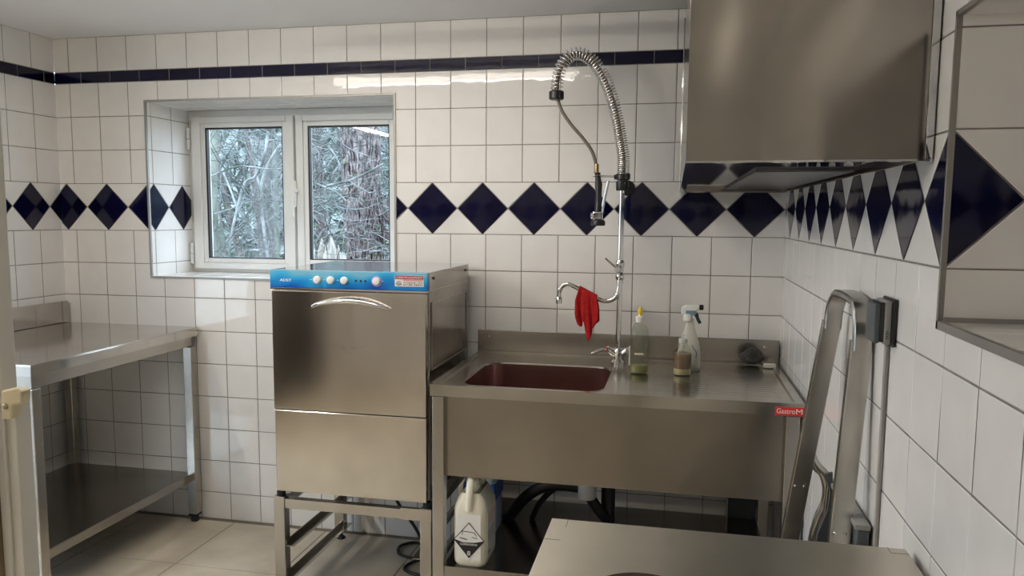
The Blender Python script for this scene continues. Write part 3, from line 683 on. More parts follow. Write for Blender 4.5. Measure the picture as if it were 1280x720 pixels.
cb = MB()
cb.tube(smooth_path([(-.90, -.33, .37), (-.87, -.345, .29), (-.80, -.34, .19), (-.76, -.30, .08), (-.75, -.22, .012), (-.80, -.12, .009), (-.88, -.075, .009), (-.935, -.12, .009), (-.92, -.19, .009), (-.86, -.225, .009), (-.78, -.215, .010),
                     (-.72, -.20, .020), (-.74, -.235, .024), (-.80, -.245, .018), (-.845, -.285, .009), (-.845, -.335, .009), (-.79, -.365, .009), (-.72, -.35, .009), (-.70, -.2, .009), (-.71, -.05, .009)], 8), .0065, 8)
tag(cb.build('power_cable', M_RUB, smooth=60), 'black power cable looped on the floor beneath the dishwasher', 'cable')

# ------------------------------------------------------------------ pre-rinse faucet
PY = -.196
fc = thing('spray_faucet', 'chrome pre-rinse spray faucet with coiled spring arm on the sink top', 'faucet', (-.04, PY, SZT))
mb = MB(); mb.lathe([(.026, SZT-.006), (.026, SZT+.004), (.020, SZT+.010), (.016, SZT+.014), (.018, SZT+.034), (.022, SZT+.040), (.018, SZT+.052), (.013, SZT+.056)], (-.038, PY, 0), 24); mb.build('base', M_CHROME, fc, smooth=40)
for sgn in (-1, 1):
    mb = MB(); c0 = Vector((-.038, PY, SZT+.018))
    d = Vector((sgn*.72, -.12, .68)).normalized()
    mb.tube([c0, c0+d*.022, c0+d*.026, c0+d*.044, c0+d*.048], [.009, .009, .013, .013, .010], 14); tp = mb.build('tap', M_CHROME, fc, smooth=40)
    mb = MB(); e0 = c0+d*.046
    ends = [Vector((-.135, PY-.03, SZT+.034)), Vector((-.075, PY-.045, SZT+.060))] if sgn < 0 else [Vector((.008, PY-.03, SZT+.052)), Vector((.004, PY+.01, SZT+.050))]
    for ee in (ends if sgn < 0 else ends[:1]):
        mb.tube(smooth_path([e0, e0.lerp(ee, .5)+Vector((0, 0, .006)), ee], 5), [.007]*5+[.006]*5+[.005], 10)
    mb.build('lever', M_CHROME, tp, smooth=50)
mb = MB(); mb.lathe([(.004, 0), (.004, .0016)], (-.078, PY-.049, SZT+.062), 10, axis='Y'); mb.build('hot_mark', M_REDL, fc)
mb = MB(); mb.tube([(-.038, PY, SZT+.05), (-.036, PY, 1.51)], .0098, 16); mb.build('riser_pole', M_CHROME, fc, smooth=40)
mb = MB(); mb.lathe([(.013, 1.150), (.013, 1.165), (.017, 1.170), (.017, 1.185), (.014, 1.190), (.014, 1.212), (.017, 1.217), (.017, 1.232), (.012, 1.240)], (-.0375, PY, 0), 20)
mb.lathe([(.014, 0), (.014, .018), (.010, .024)], (-.042, PY-.008, 1.205), 16, axis='Y'); vv = mb.build('valve', M_CHROME, fc, smooth=40)
mb = MB(); mb.tube([(-.045, PY-.026, 1.210), (-.062, PY-.03, 1.222), (-.090, PY-.034, 1.247)], [.0055, .0042, .0035], 10); mb.build('valve_lever', M_CHROME, vv, smooth=50)
mb = MB(); sp = smooth_path([(-.0375, PY-.018, 1.165), (-.040, PY-.022, 1.125), (-.056, PY-.024, 1.096), (-.088, PY-.025, 1.086), (-.124, PY-.025, 1.098), (-.185, PY-.025, 1.128), (-.225, PY-.025, 1.145), (-.249, PY-.025, 1.139), (-.261, PY-.025, 1.116), (-.262, PY-.025, 1.092)], 6)
mb.tube(sp, .0088, 14); mb.lathe([(.0125, 1.072), (.0125, 1.092), (.0095, 1.098)], (-.262, PY-.025, 0), 16); mb.build('spout', M_CHROME, fc, smooth=50)
# wall bracket
mb = MB(); mb.lathe([(.030, 0), (.030, .008), (.024, .014)], (-.028, 0.0, 1.512), 24, axis='Y'); mb.tube([(-.032, -.01, 1.514), (-.035, PY+.01, 1.514)], .008, 12)
mb.lathe([(.021, 1.496), (.023, 1.502), (.023, 1.528), (.019, 1.532)], (-.036, PY, 0), 20); mb.build('wall_bracket', M_BLACK, fc, smooth=40)
mb = MB(); mb.lathe([(.018, 1.534), (.027, 1.538), (.027, 1.556), (.022, 1.560)], (-.034, PY, 0), 20); mb.box(-.066, -.045, PY-.012, PY+.012, 1.538, 1.554); hk = mb.build('spring_collar', M_BLACK, fc, smooth=40)
mb = MB()
for dy in (-.006, .006): mb.tube([(-.062, PY+dy, 1.550-.004*(dy > 0)), (-.124, PY+dy, 1.552-.004*(dy > 0))], .0018, 8)
mb.tube(smooth_path([(-.124, PY-.014, 1.552), (-.138, PY-.016, 1.550), (-.144, PY, 1.549), (-.138, PY+.016, 1.550), (-.124, PY+.014, 1.552)]), .002, 8)
mb.build('gun_hook', M_CHROME, hk, smooth=50)
arch = smooth_path([(-.033, PY, 1.556), (-.034, PY, 1.623), (-.044, PY, 1.681), (-.058, PY, 1.753), (-.077, PY, 1.825), (-.102, PY, 1.889), (-.126, PY, 1.932), (-.153, PY, 1.968), (-.186, PY, 1.992), (-.221, PY, 1.996), (-.250, PY, 1.980), (-.271, PY, 1.948), (-.282, PY, 1.912), (-.285, PY, 1.88), (-.287, PY, 1.855)], 10)
cl = [0.]
for a, b in zip(arch, arch[1:]): cl.append(cl[-1]+(b-a).length)
def at_len(s):
    for i in range(len(cl)-1):
        if cl[i+1] >= s:
            t = (s-cl[i])/(cl[i+1]-cl[i]); p = arch[i].lerp(arch[i+1], t); return p, (arch[i+1]-arch[i]).normalized()
    return arch[-1], (arch[-1]-arch[-2]).normalized()
turns = 66; hel = []; NS = 14
Ltot = cl[-1]
for i in range(turns*NS+1):
    q = i/(turns*NS); s = Ltot*(q*.66+.34*q*q); p, t = at_len(min(s, Ltot-1e-6))
    nx = Vector((0, 1, 0)); bx = t.cross(nx); a = 2*PI*i/NS
    hel.append(p+(nx*math.cos(a)+bx*math.sin(a))*.0225)
mb = MB(); mb.tube(hel, .0024, 6); mb.build('spring', M_CHROME, fc, smooth=80)
mb = MB(); mb.tube(arch, .0085, 10)
mb.tube(smooth_path([(-.287, PY, 1.86), (-.281, PY, 1.832), (-.262, PY, 1.786), (-.226, PY, 1.736), (-.186, PY, 1.691), (-.152, PY, 1.644), (-.137, PY, 1.604), (-.134, PY, 1.585)], 8), .0065, 10); mb.build('hose', M_HOSE, fc, smooth=60)
mb = MB(); mb.lathe([(.024, 1.832), (.028, 1.836), (.028, 1.860), (.024, 1.864)], (-.286, PY, 0), 24); mb.build('hose_collar', M_BLACK, fc, smooth=40)
gx, gy = -.128, PY
gn = MB(); gn.tube([(gx, gy, 1.562), (gx+.002, gy, 1.545), (gx+.004, gy-.001, 1.530), (gx+.005, gy-.002, 1.520), (gx+.006, gy-.003, 1.48), (gx+.006, gy-.004, 1.44), (gx+.006, gy-.005, 1.415)], [.011, .010, .012, .014, .011, .013, .014], 14); gun = gn.build('spray_gun', M_BLACK, fc, smooth=50)
mb = MB(); mb.lathe([(.006, 1.596), (.009, 1.592), (.009, 1.566), (.012, 1.562)], (gx-.004, gy, 0), 8); mb.build('hose_coupling', M_BRASS, gun, smooth=40)
mb = MB(); mb.box(gx-.012, gx+.022, gy-.020, gy+.012, 1.388, 1.418); mb.lathe([(.012, -.014), (.012, .012)], (gx-.008, gy-.008, 1.402), 14, axis='X')
mb.build('valve_head', M_CHROME, gun, bevel=.004)
mb = MB(); mb.lathe([(.024, 1.366), (.027, 1.369), (.027, 1.382), (.022, 1.388)], (gx+.006, gy-.005, 0), 24); mb.build('spray_head', M_BLACK, gun, smooth=40)
mb = MB(); mb.tube(smooth_path([(gx+.020, gy-.012, 1.405), (gx+.024, gy-.016, 1.43), (gx+.026, gy-.018, 1.45), (gx+.034, gy-.020, 1.49), (gx+.043, gy-.022, 1.532)]), [.004]*8+[.006]*17, 8, flat=.6); mb.build('trigger', mat('pale_lever', (.62, .66, .72), .25, .6), gun, smooth=50)

# red cloth over the spout -------------------------------------------
def spout_z(x):
    pts_ = [(-.262, 1.10), (-.225, 1.145), (-.185, 1.128), (-.124, 1.098), (-.088, 1.086), (-.05, 1.10)]
    for (a, za), (b, zb) in zip(pts_, pts_[1:]):
        if a <= x <= b: return za+(zb-za)*(x-a)/(b-a)
    return 1.1
nu, nv = 22, 34; vs = []; rc = random.Random(5)
def cloth_edge(x0, x1, q):     # front hem outline by position across, 0..1 -> bottom z
    pts_ = [(0, 1.045), (.10, 1.000), (.26, .992), (.36, 1.022), (.48, .960), (.60, .938), (.72, .955), (.84, 1.005), (1, 1.020)]
    for (a, za), (b, zb) in zip(pts_, pts_[1:]):
        if a <= q <= b: return za+(zb-za)*(q-a)/(b-a)
    return 1.02
mb = MB(); 
for i in range(nu+1):
    q = i/nu
    zb_f = cloth_edge(0, 1, q); zb_b = 1.0+.02*math.sin(q*7)
    for j in range(nv+1):
        t = j/nv                      # 0 back hem .. 1 front hem
        xt = -.186+.068*q
        zc = spout_z(xt)+.0105
        if t < .40:
            k = 1-t/.40; z = zc-.006-(zc-zb_b)*k; y = PY-.025+.011+.010*k; amt = k
        elif t < .55:
            a = (t-.40)/.15*PI; z = zc-.006+.007*math.sin(a); y = PY-.025+.011*math.cos(a); amt = 0
        else:
            k = (t-.55)/.45; z = zc-.006-(zc-zb_f)*k; y = PY-.025-.011-.006*math.sin(k*PI*.5); amt = k
        spread = -.199+.089*q
        if z < 1.0: spread = spread*.85+(-.150)*.15
        x = xt+(spread-xt)*min(1, amt*2.2)
        y += amt**.5*(.006*math.sin(q*PI*4.4+z*22)+.003*math.sin(q*PI*9+1+z*30))*(1 if t > .5 else .6)-(.004*amt if t > .5 else 0)
        vs.append((x, y, z))
mb.add(vs, [(i*(nv+1)+j, (i+1)*(nv+1)+j, (i+1)*(nv+1)+j+1, i*(nv+1)+j+1) for i in range(nu) for j in range(nv)])
cloth = mb.build('cleaning_cloth', M_RED, smooth=180)
so = cloth.modifiers.new('thickness', 'SOLIDIFY'); so.thickness = .003; so.offset = 1; sb_ = cloth.modifiers.new('sub', 'SUBSURF'); sb_.levels = 1; sb_.render_levels = 1
tag(cloth, 'crumpled red cleaning cloth hanging over the faucet spout', 'cloth')

# ------------------------------------------------------------------ bottles on the drainboard
ZT = zt_+.0012
bt = thing('dish_soap_bottle', 'clear dish soap bottle with white cap and yellow nozzle, nearly empty', 'bottle', (.048, -.355, ZT))
prof = [(.0, 0), (.028, 0), (.0325, .004), (.0325, .10), (.0325, .135), (.030, .155), (.022, .172), (.014, .181), (.0125, .186)]
mb = MB(); mb.lathe(prof, (.048, -.355, ZT), 32, sy=.72); mb.build('bottle_body', M_CLEAR, bt, smooth=50)
mb = MB(); mb.lathe([(0, .003), (.029, .003), (.0312, .006), (.0312, .030), (0, .031)], (.048, -.355, ZT), 32, sy=.70, caps=False); mb.build('soap', M_SOAP, bt, smooth=50)
mb = MB(); mb.lathe([(.0145, .183), (.0155, .186), (.0150, .204), (.013, .206)], (.048, -.355, ZT), 24); cp = mb.build('cap', M_WPL, bt, smooth=40)
mb = MB(); mb.lathe([(.006, .206), (.006, .216), (.010, .219), (.010, .227), (.006, .229), (.004, .238)], (.048, -.355, ZT), 16); mb.build('nozzle', M_YEL, cp, smooth=40)
mb = MB(); mb.box(.0125, .0155, -.372, -.338, ZT+.03, ZT+.095); mb.build('label_edge', M_LABEL, bt)
mb = MB(); mb.box(.032, .064, -.3795, -.3790, ZT+.070, ZT+.076); mb.build('label_scrap', mat('cream_scrap', (.68, .62, .45), .5), bt)

sb = thing('spray_bottle', 'white spray bottle with teal and black trigger head by the upstand', 'bottle', (.222, -.262, ZT))
bx, by = .222, -.262
prof = [(.0, 0), (.036, 0), (.040, .004), (.0415, .03), (.0405, .07), (.035, .105), (.024, .135), (.0165, .160), (.0155, .172), (.0135, .176), (.0135, .19)]
mb = MB(); mb.lathe(prof, (bx, by, ZT), 32, sy=.62); mb.build('bottle_body', M_FROST, sb, smooth=50)
mb = MB(); mb.lathe([(0, .003), (.0385, .003), (.0395, .03), (.0385, .068), (.036, .086), (0, .087)], (bx, by, ZT), 32, sy=.60, caps=False); mb.build('cleaning_fluid', mat('milky_fluid', (.74, .71, .60), .4), sb, smooth=50)
mb = MB(); mb.lathe([(.0165, .183), (.0165, .205), (.014, .208)], (bx-.008, by, ZT), 20); hd = mb.build('collar', M_WPL, sb, smooth=40)
mb = MB(); mb.prism([(-.030, .205), (.022, .205), (.026, .222), (.034, .226), (.034, .238), (-.012, .240), (-.028, .232)], -.011, .011, f=lambda u, v, w: (bx-.002+u, by+w, ZT+v)); hh_ = mb.build('spray_head', M_WPL, sb, bevel=.004)
mb = MB(); mb.prism([(-.014, .206), (.020, .206), (.024, .221), (-.014, .221)], -.0118, .0118, f=lambda u, v, w: (bx-.002+u, by+w, ZT+v)); mb.build('head_band', mat('blue_grey_plastic', (.14, .24, .30), .35), hh_, bevel=.001)
mb = MB(); mb.lathe([(.009, 0), (.010, .004), (.010, .012), (.008, .015)], (bx+.031, by, ZT+.232), 16, axis='X'); mb.build('nozzle', M_BLACK, hh_, smooth=40)
mb = MB(); mb.tube(smooth_path([(bx+.014, by, ZT+.215), (bx+.022, by, ZT+.203), (bx+.028, by, ZT+.188), (bx+.036, by, ZT+.174)]), [.008]*8+[.006]*11, 10); mb.build('trigger', M_TEAL, hh_, smooth=50)
mb = MB(); rn = random.Random(2)
mb.tube(smooth_path([(bx+.010, by-.0262, ZT+.098), (bx+.015, by-.0262, ZT+.085), (bx+.022, by-.024, ZT+.078), (bx+.026, by-.022, ZT+.066), (bx+.024, by-.023, ZT+.052)]), .0016, 6)
for k in range(5): mb.lathe([(.0022, 0), (.0022, .001)], (bx-.022+.003*math.sin(k*2), by-.0225-.0004*k, ZT+.075+.014*k), 8, axis='Y')
mb.build('printed_pattern', mat('navy_print', (.04, .07, .18), .5), sb)['kind'] = 'stuff'

mb_ = thing('small_bottle', 'small clear bottle of brown liquid with cream sediment before the spray bottle', 'bottle', (.199, -.345, ZT))
sx_, sy_ = .199, -.345
mb = MB(); mb.lathe([(0, 0), (.028, 0), (.031, .004), (.031, .082), (.028, .094), (.019, .106), (.014, .112), (.014, .122)], (sx_, sy_, ZT), 28); mb.build('bottle_body', M_CLEAR, mb_, smooth=50)
mb = MB(); mb.lathe([(0, .002), (.0275, .002), (.0298, .005), (.0298, .023)], (sx_, sy_, ZT), 28); mb.build('sediment', M_SEDI, mb_, smooth=50)
mb = MB(); mb.lathe([(.0298, .0235), (.0298, .078)], (sx_, sy_, ZT), 28); mb.build('liquid', M_AMBER, mb_, smooth=50)
mb = MB(); mb.lathe([(.016, .114), (.016, .128), (.014, .130)], (sx_, sy_, ZT), 20); mb.build('cap', mat('translucent_cap', (.7, .7, .68), .3, alpha=.6), mb_, smooth=40)

# steel wool and small white block
mb = MB(); rn = random.Random(9); c = Vector((.458, -.100, ZT+.036))
for k in range(60):
    pts_ = []; 
    for j in range(9):
        u = Vector((rn.gauss(0, 1), rn.gauss(0, 1), rn.gauss(0, 1))).normalized()*rn.uniform(.5, 1.)
        p_ = c+Vector((u.x*.047, u.y*.030, u.z*.029+.006*math.cos(u.x*3)))
        if p_.z < ZT+.003: p_.z = ZT+.003
        pts_.append(p_)
    mb.tube(smooth_path(pts_, 4), .0019, 5)
mb.lathe([(.0, -.022), (.026, -.016), (.036, 0), (.028, .014), (0, .022)], (c.x, c.y, c.z-.011), 16, sy=.62)
tag(mb.build('steel_wool', mat('scouring_wire', (.10, .095, .09), .4, .6), smooth=60), 'dark tangled scouring pad at the back right of the drainboard', 'scourer')
mb = MB(); mb.box(.494, .538, -.150, -.125, ZT, ZT+.016); o = mb.build('sponge_block', mat('off_white_foam', (.60, .57, .50), .8), bevel=.003); tag(o, 'small off-white block beside the dark scouring pad', 'block')

# ------------------------------------------------------------------ extractor hood
HX0, HY1, HZ0, HZ1 = .175, -1.785, 1.497, 2.145
hd = thing('extractor_hood', 'large stainless steel extractor hood hung along the right wall', 'hood', (.37, -.9, HZ0))
HX1 = XR-.003
mb = MB()
mb.box(HX0, HX1, HY1, HY1+.003, HZ0, HZ1); mb.box(HX0, HX0+.003, HY1+.003, -.006, HZ0, HZ1); mb.box(HX0+.003, HX1, -.009, -.006, HZ0, HZ1)
mb.box(HX0, HX1, HY1, -.006, HZ1, HZ1+.003); mb.box(HX1-.003, HX1, HY1+.003, -.009, HZ0, HZ1)
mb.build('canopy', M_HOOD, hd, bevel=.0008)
mb = MB(); mb.box(HX0-.001, HX1, HY1-.001, HY1+.016, HZ0-.003, HZ0+.0005); mb.box(HX0-.001, HX0+.016, HY1+.016, -.022, HZ0-.003, HZ0+.0005); mb.box(HX0-.001, HX1, -.022, -.006, HZ0-.003, HZ0+.0005)
mb.build('rim', M_MIRR, hd)
for b_ in ((HX1-.012, HX1, HY1-.004, HY1-.0005, HZ0, HZ1), (HX0-.004, HX0-.0005, -.030, -.006, HZ0-.004, HZ1)):
    mb = MB(); mb.box(*b_); mb.build('edge_strip', M_MIRR, hd, bevel=.001)
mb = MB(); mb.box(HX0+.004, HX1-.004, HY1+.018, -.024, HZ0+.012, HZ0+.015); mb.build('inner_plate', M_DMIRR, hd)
mb = MB(); mb.box(HX0+.16, HX1-.02, -1.30, -.12, HZ0+.006, HZ0+.012); mb.build('filter_panel', M_FILT, hd, bevel=.001)
for y in (-.25, -1.5):
    mb = MB(); mb.tube([(HX0+.03, y, HZ1), (HX0+.03, y, ZC)], .006, 8); mb.build('hanging_rod', M_BLACK, hd)
mb = MB(); mb.box(HX0+.006, HX0+.05, -1.2, -.012, HZ1+.004, ZC-.001); mb.build('fixing_rail', M_BLACK, hd)

# ------------------------------------------------------------------ key box and conduit on the right wall
kb = thing('wall_box', 'small grey and black hinged box fixed to the right wall above the ladder', 'box', (XR, -1.585, 1.205))
mb = MB(); mb.box(XR-.009, XR-.0015, -1.632, -1.545, 1.162, 1.252); mb.build('back_plate', M_BLACK, kb, bevel=.004)
mb = MB(); mb.box(XR-.021, XR-.009, -1.626, -1.55, 1.166, 1.248); kbb = mb.build('housing', M_GREYP, kb, bevel=.003)
mb = MB(); mb.box(XR-.028, XR-.021, -1.622, -1.553, 1.171, 1.245); mb.build('seal', M_BLACK, kb)
mb = MB(); mb.box(XR-.038, XR-.028, -1.622, -1.55, 1.168, 1.242); mb.build('lid', M_DGREY, kb, bevel=.003)
mb = MB()
for k in range(4): mb.box(XR-.0185, XR-.013-.001*(k % 2), -1.6266, -1.626, 1.178+.004*k, 1.1797+.004*k)
mb.build('printed_mark', M_INK, kbb)
mb = MB(); mb.box(XR-.008, XR-.0015, -1.590, -1.576, .45, 1.160); o = mb.build('cable_conduit', mat('grey_conduit', (.30, .28, .26), .5), bevel=.0015); tag(o, 'narrow grey cable conduit running down the wall below the box', 'conduit')

# ------------------------------------------------------------------ step ladder
sl_ = thing('step_ladder', 'folded aluminium step ladder with a rounded hoop top leaning on the right wall', 'ladder', (.45, -1.37, 0))
def ext(p, q, z):
    t = (z-p[2])/(q[2]-p[2]); return Vector(tuple(p[i]+(q[i]-p[i])*t for i in range(3)))
fa, fb = (.523, -1.215, 1.10), (.461, -1.205, .622)      # far stile centre line
na, nb = (.5395, -1.475, 1.10), (.513, -1.505, .732)     # near stile centre line
F0, F1 = ext(fa, fb, .012), ext(fa, fb, 1.16); N0, N1 = ext(na, nb, .012), ext(na, nb, 1.15)
hw_ = .0195
def channel(p0, p1, yin, name):
    m_ = MB(); a = Vector((hw_, 0, 0)); 
    m_.obox(p0, p1, a, (0, .0012, 0))                                                      # web
    for s_ in (-1, 1): m_.obox(Vector(p0)+Vector((s_*hw_, yin*.011, 0)), Vector(p1)+Vector((s_*hw_, yin*.011, 0)), (.0012, 0, 0), (0, .011, 0))
    return m_.build(name, M_ALU, sl_, bevel=.0008)
channel(F0, F1, 1, 'stile'); channel(N0, N1, 1, 'stile')
hp = smooth_path([F1+Vector((0, .004, -.02)), F1+Vector((.002, .002, .025)), F1+Vector((.006, -.022, .058)), F1+Vector((.010, -.06, .070)), N1+Vector((.0, .07, .078)), N1+Vector((0, .028, .066)), N1+Vector((0, .004, .03)), N1+Vector((0, 0, -.02))], 6)
mb = MB()
for i, (a, b) in enumerate(zip(hp, hp[1:])):
    continue
prof_h = [(-.0195, -.004), (-.0195, .004), (-.016, .0085), (.016, .0085), (.0195, .004), (.0195, -.004), (.016, -.0085), (-.016, -.0085)]
vs = []; kk = len(hp)
for i in range(kk):
    t = (hp[min(i+1, kk-1)]-hp[max(i-1, 0)]).normalized(); xx_ = Vector((1, 0, 0)); xx_ = (xx_-t*xx_.dot(t)).normalized(); nn = t.cross(xx_)
    for u, v in prof_h: vs.append(hp[i]+xx_*u+nn*v)
mb.add(vs, [(i*8+j, i*8+(j+1) % 8, (i+1)*8+(j+1) % 8, (i+1)*8+j) for i in range(kk-1) for j in range(8)]+[tuple(range(8)), tuple((kk-1)*8+j for j in range(8))])
mb.build('hoop_handle', M_ALU, sl_, smooth=50)
for z in (.16, .38, .60):
    a, b = ext(fa, fb, z), ext(na, nb, z); m_ = MB(); m_.obox(a+Vector((.012, -.002, 0)), b+Vector((.012, .002, 0)), (.036, 0, 0), (0, 0, .011)); m_.build('tread', M_ALU, sl_, bevel=.003)
# folded platform with its bracket and the rear frame behind the stiles
a, b = ext(fa, fb, .70), ext(na, nb, .70)
mb = MB(); mb.box(.537, .560, -1.545, -1.285, .60, .775); mb.build('platform', M_DGREY, sl_, bevel=.004)
mb = MB(); mb.box(.532, .561, -1.548, -1.282, .7755, .787); mb.build('platform_top', M_GREYP, sl_, bevel=.002)
mb = MB(); mb.tube(smooth_path([(.492, -1.188, .845), (.512, -1.188, .800), (.532, -1.188, .779), (.543, -1.188, .745), (.541, -1.188, .705), (.528, -1.188, .668), (.518, -1.188, .62), (.512, -1.188, .55)]), .0125, 10, flat=.9); mb.build('bracket', M_STEEL, sl_, smooth=60)
mb = MB(); 
mb.prism([(.517, .806), (.535, .812), (.538, .74), (.54, .60), (.505, .60), (.508, .66), (.528, .72), (.531, .765)], -1.285, -1.275, f=lambda u, v, w: (u, w, v)); mb.build('hinge_plate', M_DGREY, sl_, bevel=.001)
for y0, y1 in ((-1.235, -1.235), (-1.465, -1.475)):
    mb = MB(); mb.obox((.502, y0, .012), (.545, y1, .78), (.012, 0, 0), (0, .009, 0)); mb.build('rear_leg', M_ALU, sl_, bevel=.002)
for p in (F0, N0): 
    mb = MB(); mb.box(p.x-.026, p.x+.026, p.y-.006, p.y+.028, 0, .030); mb.build('foot', M_RUB, sl_, bevel=.003)
for z in (.72,):
    for a_, b_, yy in ((fa, fb, -.0018), (na, nb, -.0018)):
        for dx in (-.012, .008):
            p = ext(a_, b_, z+.03); mb = MB(); mb.lathe([(.004, 0), (.003, .002), (0, .0025)], (p.x+dx, p.y+yy, p.z), 10, axis='Y'); mb.build('rivet', M_CHROME, sl_)

# ------------------------------------------------------------------ near steel table bottom right
TX0, TX1, TY1, TY0, TZ = -.045, .553, -1.815, -2.62, .850
nt_ = thing('work_table', 'small stainless steel table standing near the camera against the right wall', 'table', (.25, -2.2, 0))
mb = MB(); mb.box(TX0, TX1, TY0, TY1, TZ-.004, TZ); mb.box(TX0, TX0+.002, TY0, TY1, TZ-.04, TZ-.004); mb.box(TX1-.002, TX1, TY0, TY1, TZ-.04, TZ-.004); mb.box(TX0, TX1, TY1-.002, TY1, TZ-.04, TZ-.004); mb.box(TX0, TX1, TY0, TY0+.002, TZ-.04, TZ-.004)
tp_ = mb.build('tabletop', M_TABLE, nt_, bevel=.0015)
for b_ in ((.5245, .5252, -1.838, TY1, TZ, TZ+.0003), (.5252, TX1, -1.838, -1.8373, TZ, TZ+.0003), (-.015, -.0143, -1.850, TY1, TZ, TZ+.0003), (TX0, -.016, -1.9125, -1.9118, TZ, TZ+.0003)):
    mb = MB(); mb.box(*b_); mb.build('fold_seam', M_DARK, tp_)
for x in (TX0+.03, TX1-.03):
    for y in (TY0+.03, TY1-.03):
        mb = MB(); mb.box(x-.02, x+.02, y-.02, y+.02, .03, TZ-.042); lg = mb.build('leg', M_STEEL, nt_, bevel=.002)
        mb = MB(); mb.lathe([(.017, 0), (.019, .004), (.012, .03)], (x, y, 0), 14); mb.build('foot', M_RUB, lg, smooth=40)
mb = MB(); mb.box(TX0+.03, TX1-.03, TY0+.03, TY1-.03, .222, .226); mb.build('shelf', M_TABLE, nt_)
mb = MB(); mb.lathe([(0, .0), (.060, 0), (.075, .006), (.078, .011), (.074, .010), (.058, .004), (0, .004)], (.130, -2.112, TZ+.0005), 40, caps=False)
tag(mb.build('round_dish', mat('dark_brown_dish', (.05, .03, .02), .4), smooth=50), 'dark round dish on the near steel table, cut off by the photo bottom edge', 'dish')

# ------------------------------------------------------------------ doorway post at the left, close to the camera
DYp = -2.10
mb = MB(); mb.box(-1.06, -.985, DYp-.01, DYp+.04, 0, ZC); mb.box(-.985, -.978, DYp-.003, DYp+.035, 0, ZC); mb.box(-.978, -.968, DYp-.012, DYp+.035, 0, ZC)
struct(mb.build('trim_3', M_BROWN, bevel=.002))
mb = MB(); mb.box(-.968, -.952, DYp, DYp+.035, 0, ZC)
mb.box(-.952, -.930, DYp+.004, DYp+.038, 0, 1.085); mb.box(-.9525, -.949, DYp-.0025, DYp+.004, 0, 1.085)
d2 = struct(mb.build('trim_4', M_WHITEP, bevel=.003))
mb = MB(); mb.prism([(-.936, 1.056), (-.917, 1.058), (-.912, 1.082), (-.895, 1.086), (-.893, 1.107), (-.905, 1.112), (-.934, 1.106)], DYp-.022, DYp-.001, f=lambda u, v, w: (u+.003, w, v)); lt2 = mb.build('door_latch', M_CREAM, None, bevel=.003)
tag(lt2, 'cream plastic latch keeper on the white post at the left edge', 'latch')
mb = MB(); mb.lathe([(.005, 0), (.005, .002), (.003, .003)], (-.923, DYp-.022, 1.080), 12, axis='Y'); mb.build('screw', mat('aged_brass_screw', (.40, .34, .22), .4, .6), lt2)

# ------------------------------------------------------------------ outdoors
mb = MB(); mb.box(-14, 8, .45, 22, .02, .20); o = struct(mb.build('ground', M_SOIL))
mb = MB(); mb.box(-14, XL-.22, -9, .44, -.20, -.02); o = struct(mb.build('yard_paving', mat('yard_concrete', (.22, .21, .20), .9)))
ro = random.Random(21)
def walk(p, d, n, step, wob, up=0., grav=0.):
    p = Vector(p); d = Vector(d).normalized(); out = [p.copy()]
    for _ in range(n):
        d = (d+Vector((ro.gauss(0, wob), ro.gauss(0, wob), ro.gauss(0, wob)+up-grav))).normalized(); p = p+d*step; out.append(p.copy())
    return out
def at(slope, Y): return .16+slope*(Y+3.23)
# large ivy-wrapped trunk
TXc, TYc, TR = -2.78, 4.0, .135
bt_ = thing('tree', 'massive tree trunk wrapped in bare climbing stems outside the right window pane', 'tree', (TXc, TYc, .2))
def trunk_pt(a, z):
    r = TR*(1.12-.05*z)*(1+.10*math.sin(3*a+z)+.06*math.sin(5*a-2*z)); return Vector((TXc+.02*z+r*math.cos(a)+.02*math.sin(z*2), TYc+r*math.sin(a), z))
mb = MB(); nz_, na_ = 30, 28; vs = [trunk_pt(2*PI*j/na_, .15+i*.14) for i in range(nz_) for j in range(na_)]
mb.add(vs, [(i*na_+j, i*na_+(j+1) % na_, (i+1)*na_+(j+1) % na_, (i+1)*na_+j) for i in range(nz_-1) for j in range(na_)]); mb.build('trunk', M_BARK, bt_, smooth=60)
mb = MB()
for k in range(230):
    a = ro.uniform(0, 2*PI); z = ro.uniform(.15, 2.0); dr = ro.gauss(0, .25); pts_ = []; nseg = ro.randint(8, 22)
    for i in range(nseg):
        q = trunk_pt(a, z); n = Vector((math.cos(a), math.sin(a), 0)); pts_.append(q+n*(.01+.03*ro.random())); a += dr*.14+ro.gauss(0, .07); z += .085*ro.uniform(.5, 1.2)
    r0 = ro.uniform(.005, .013); mb.tube(pts_, r0, 5)
o = mb.build('climbing_stems', M_IVYS, bt_); o['kind'] = 'stuff'
mb = MB()
for k in range(90):
    a = ro.uniform(-.6, .6); q0 = Vector((TXc+.17+.03*ro.random(), TYc-.1+.1*ro.random(), 1.35+ro.random()*.35)); pts_ = walk(q0, (.35*math.cos(a), -.2+.1*math.sin(a), -1), 6, .06, .18); mb.tube(pts_, .006, 4)
o = mb.build('dead_stems', M_BARK, bt_); o['kind'] = 'stuff'
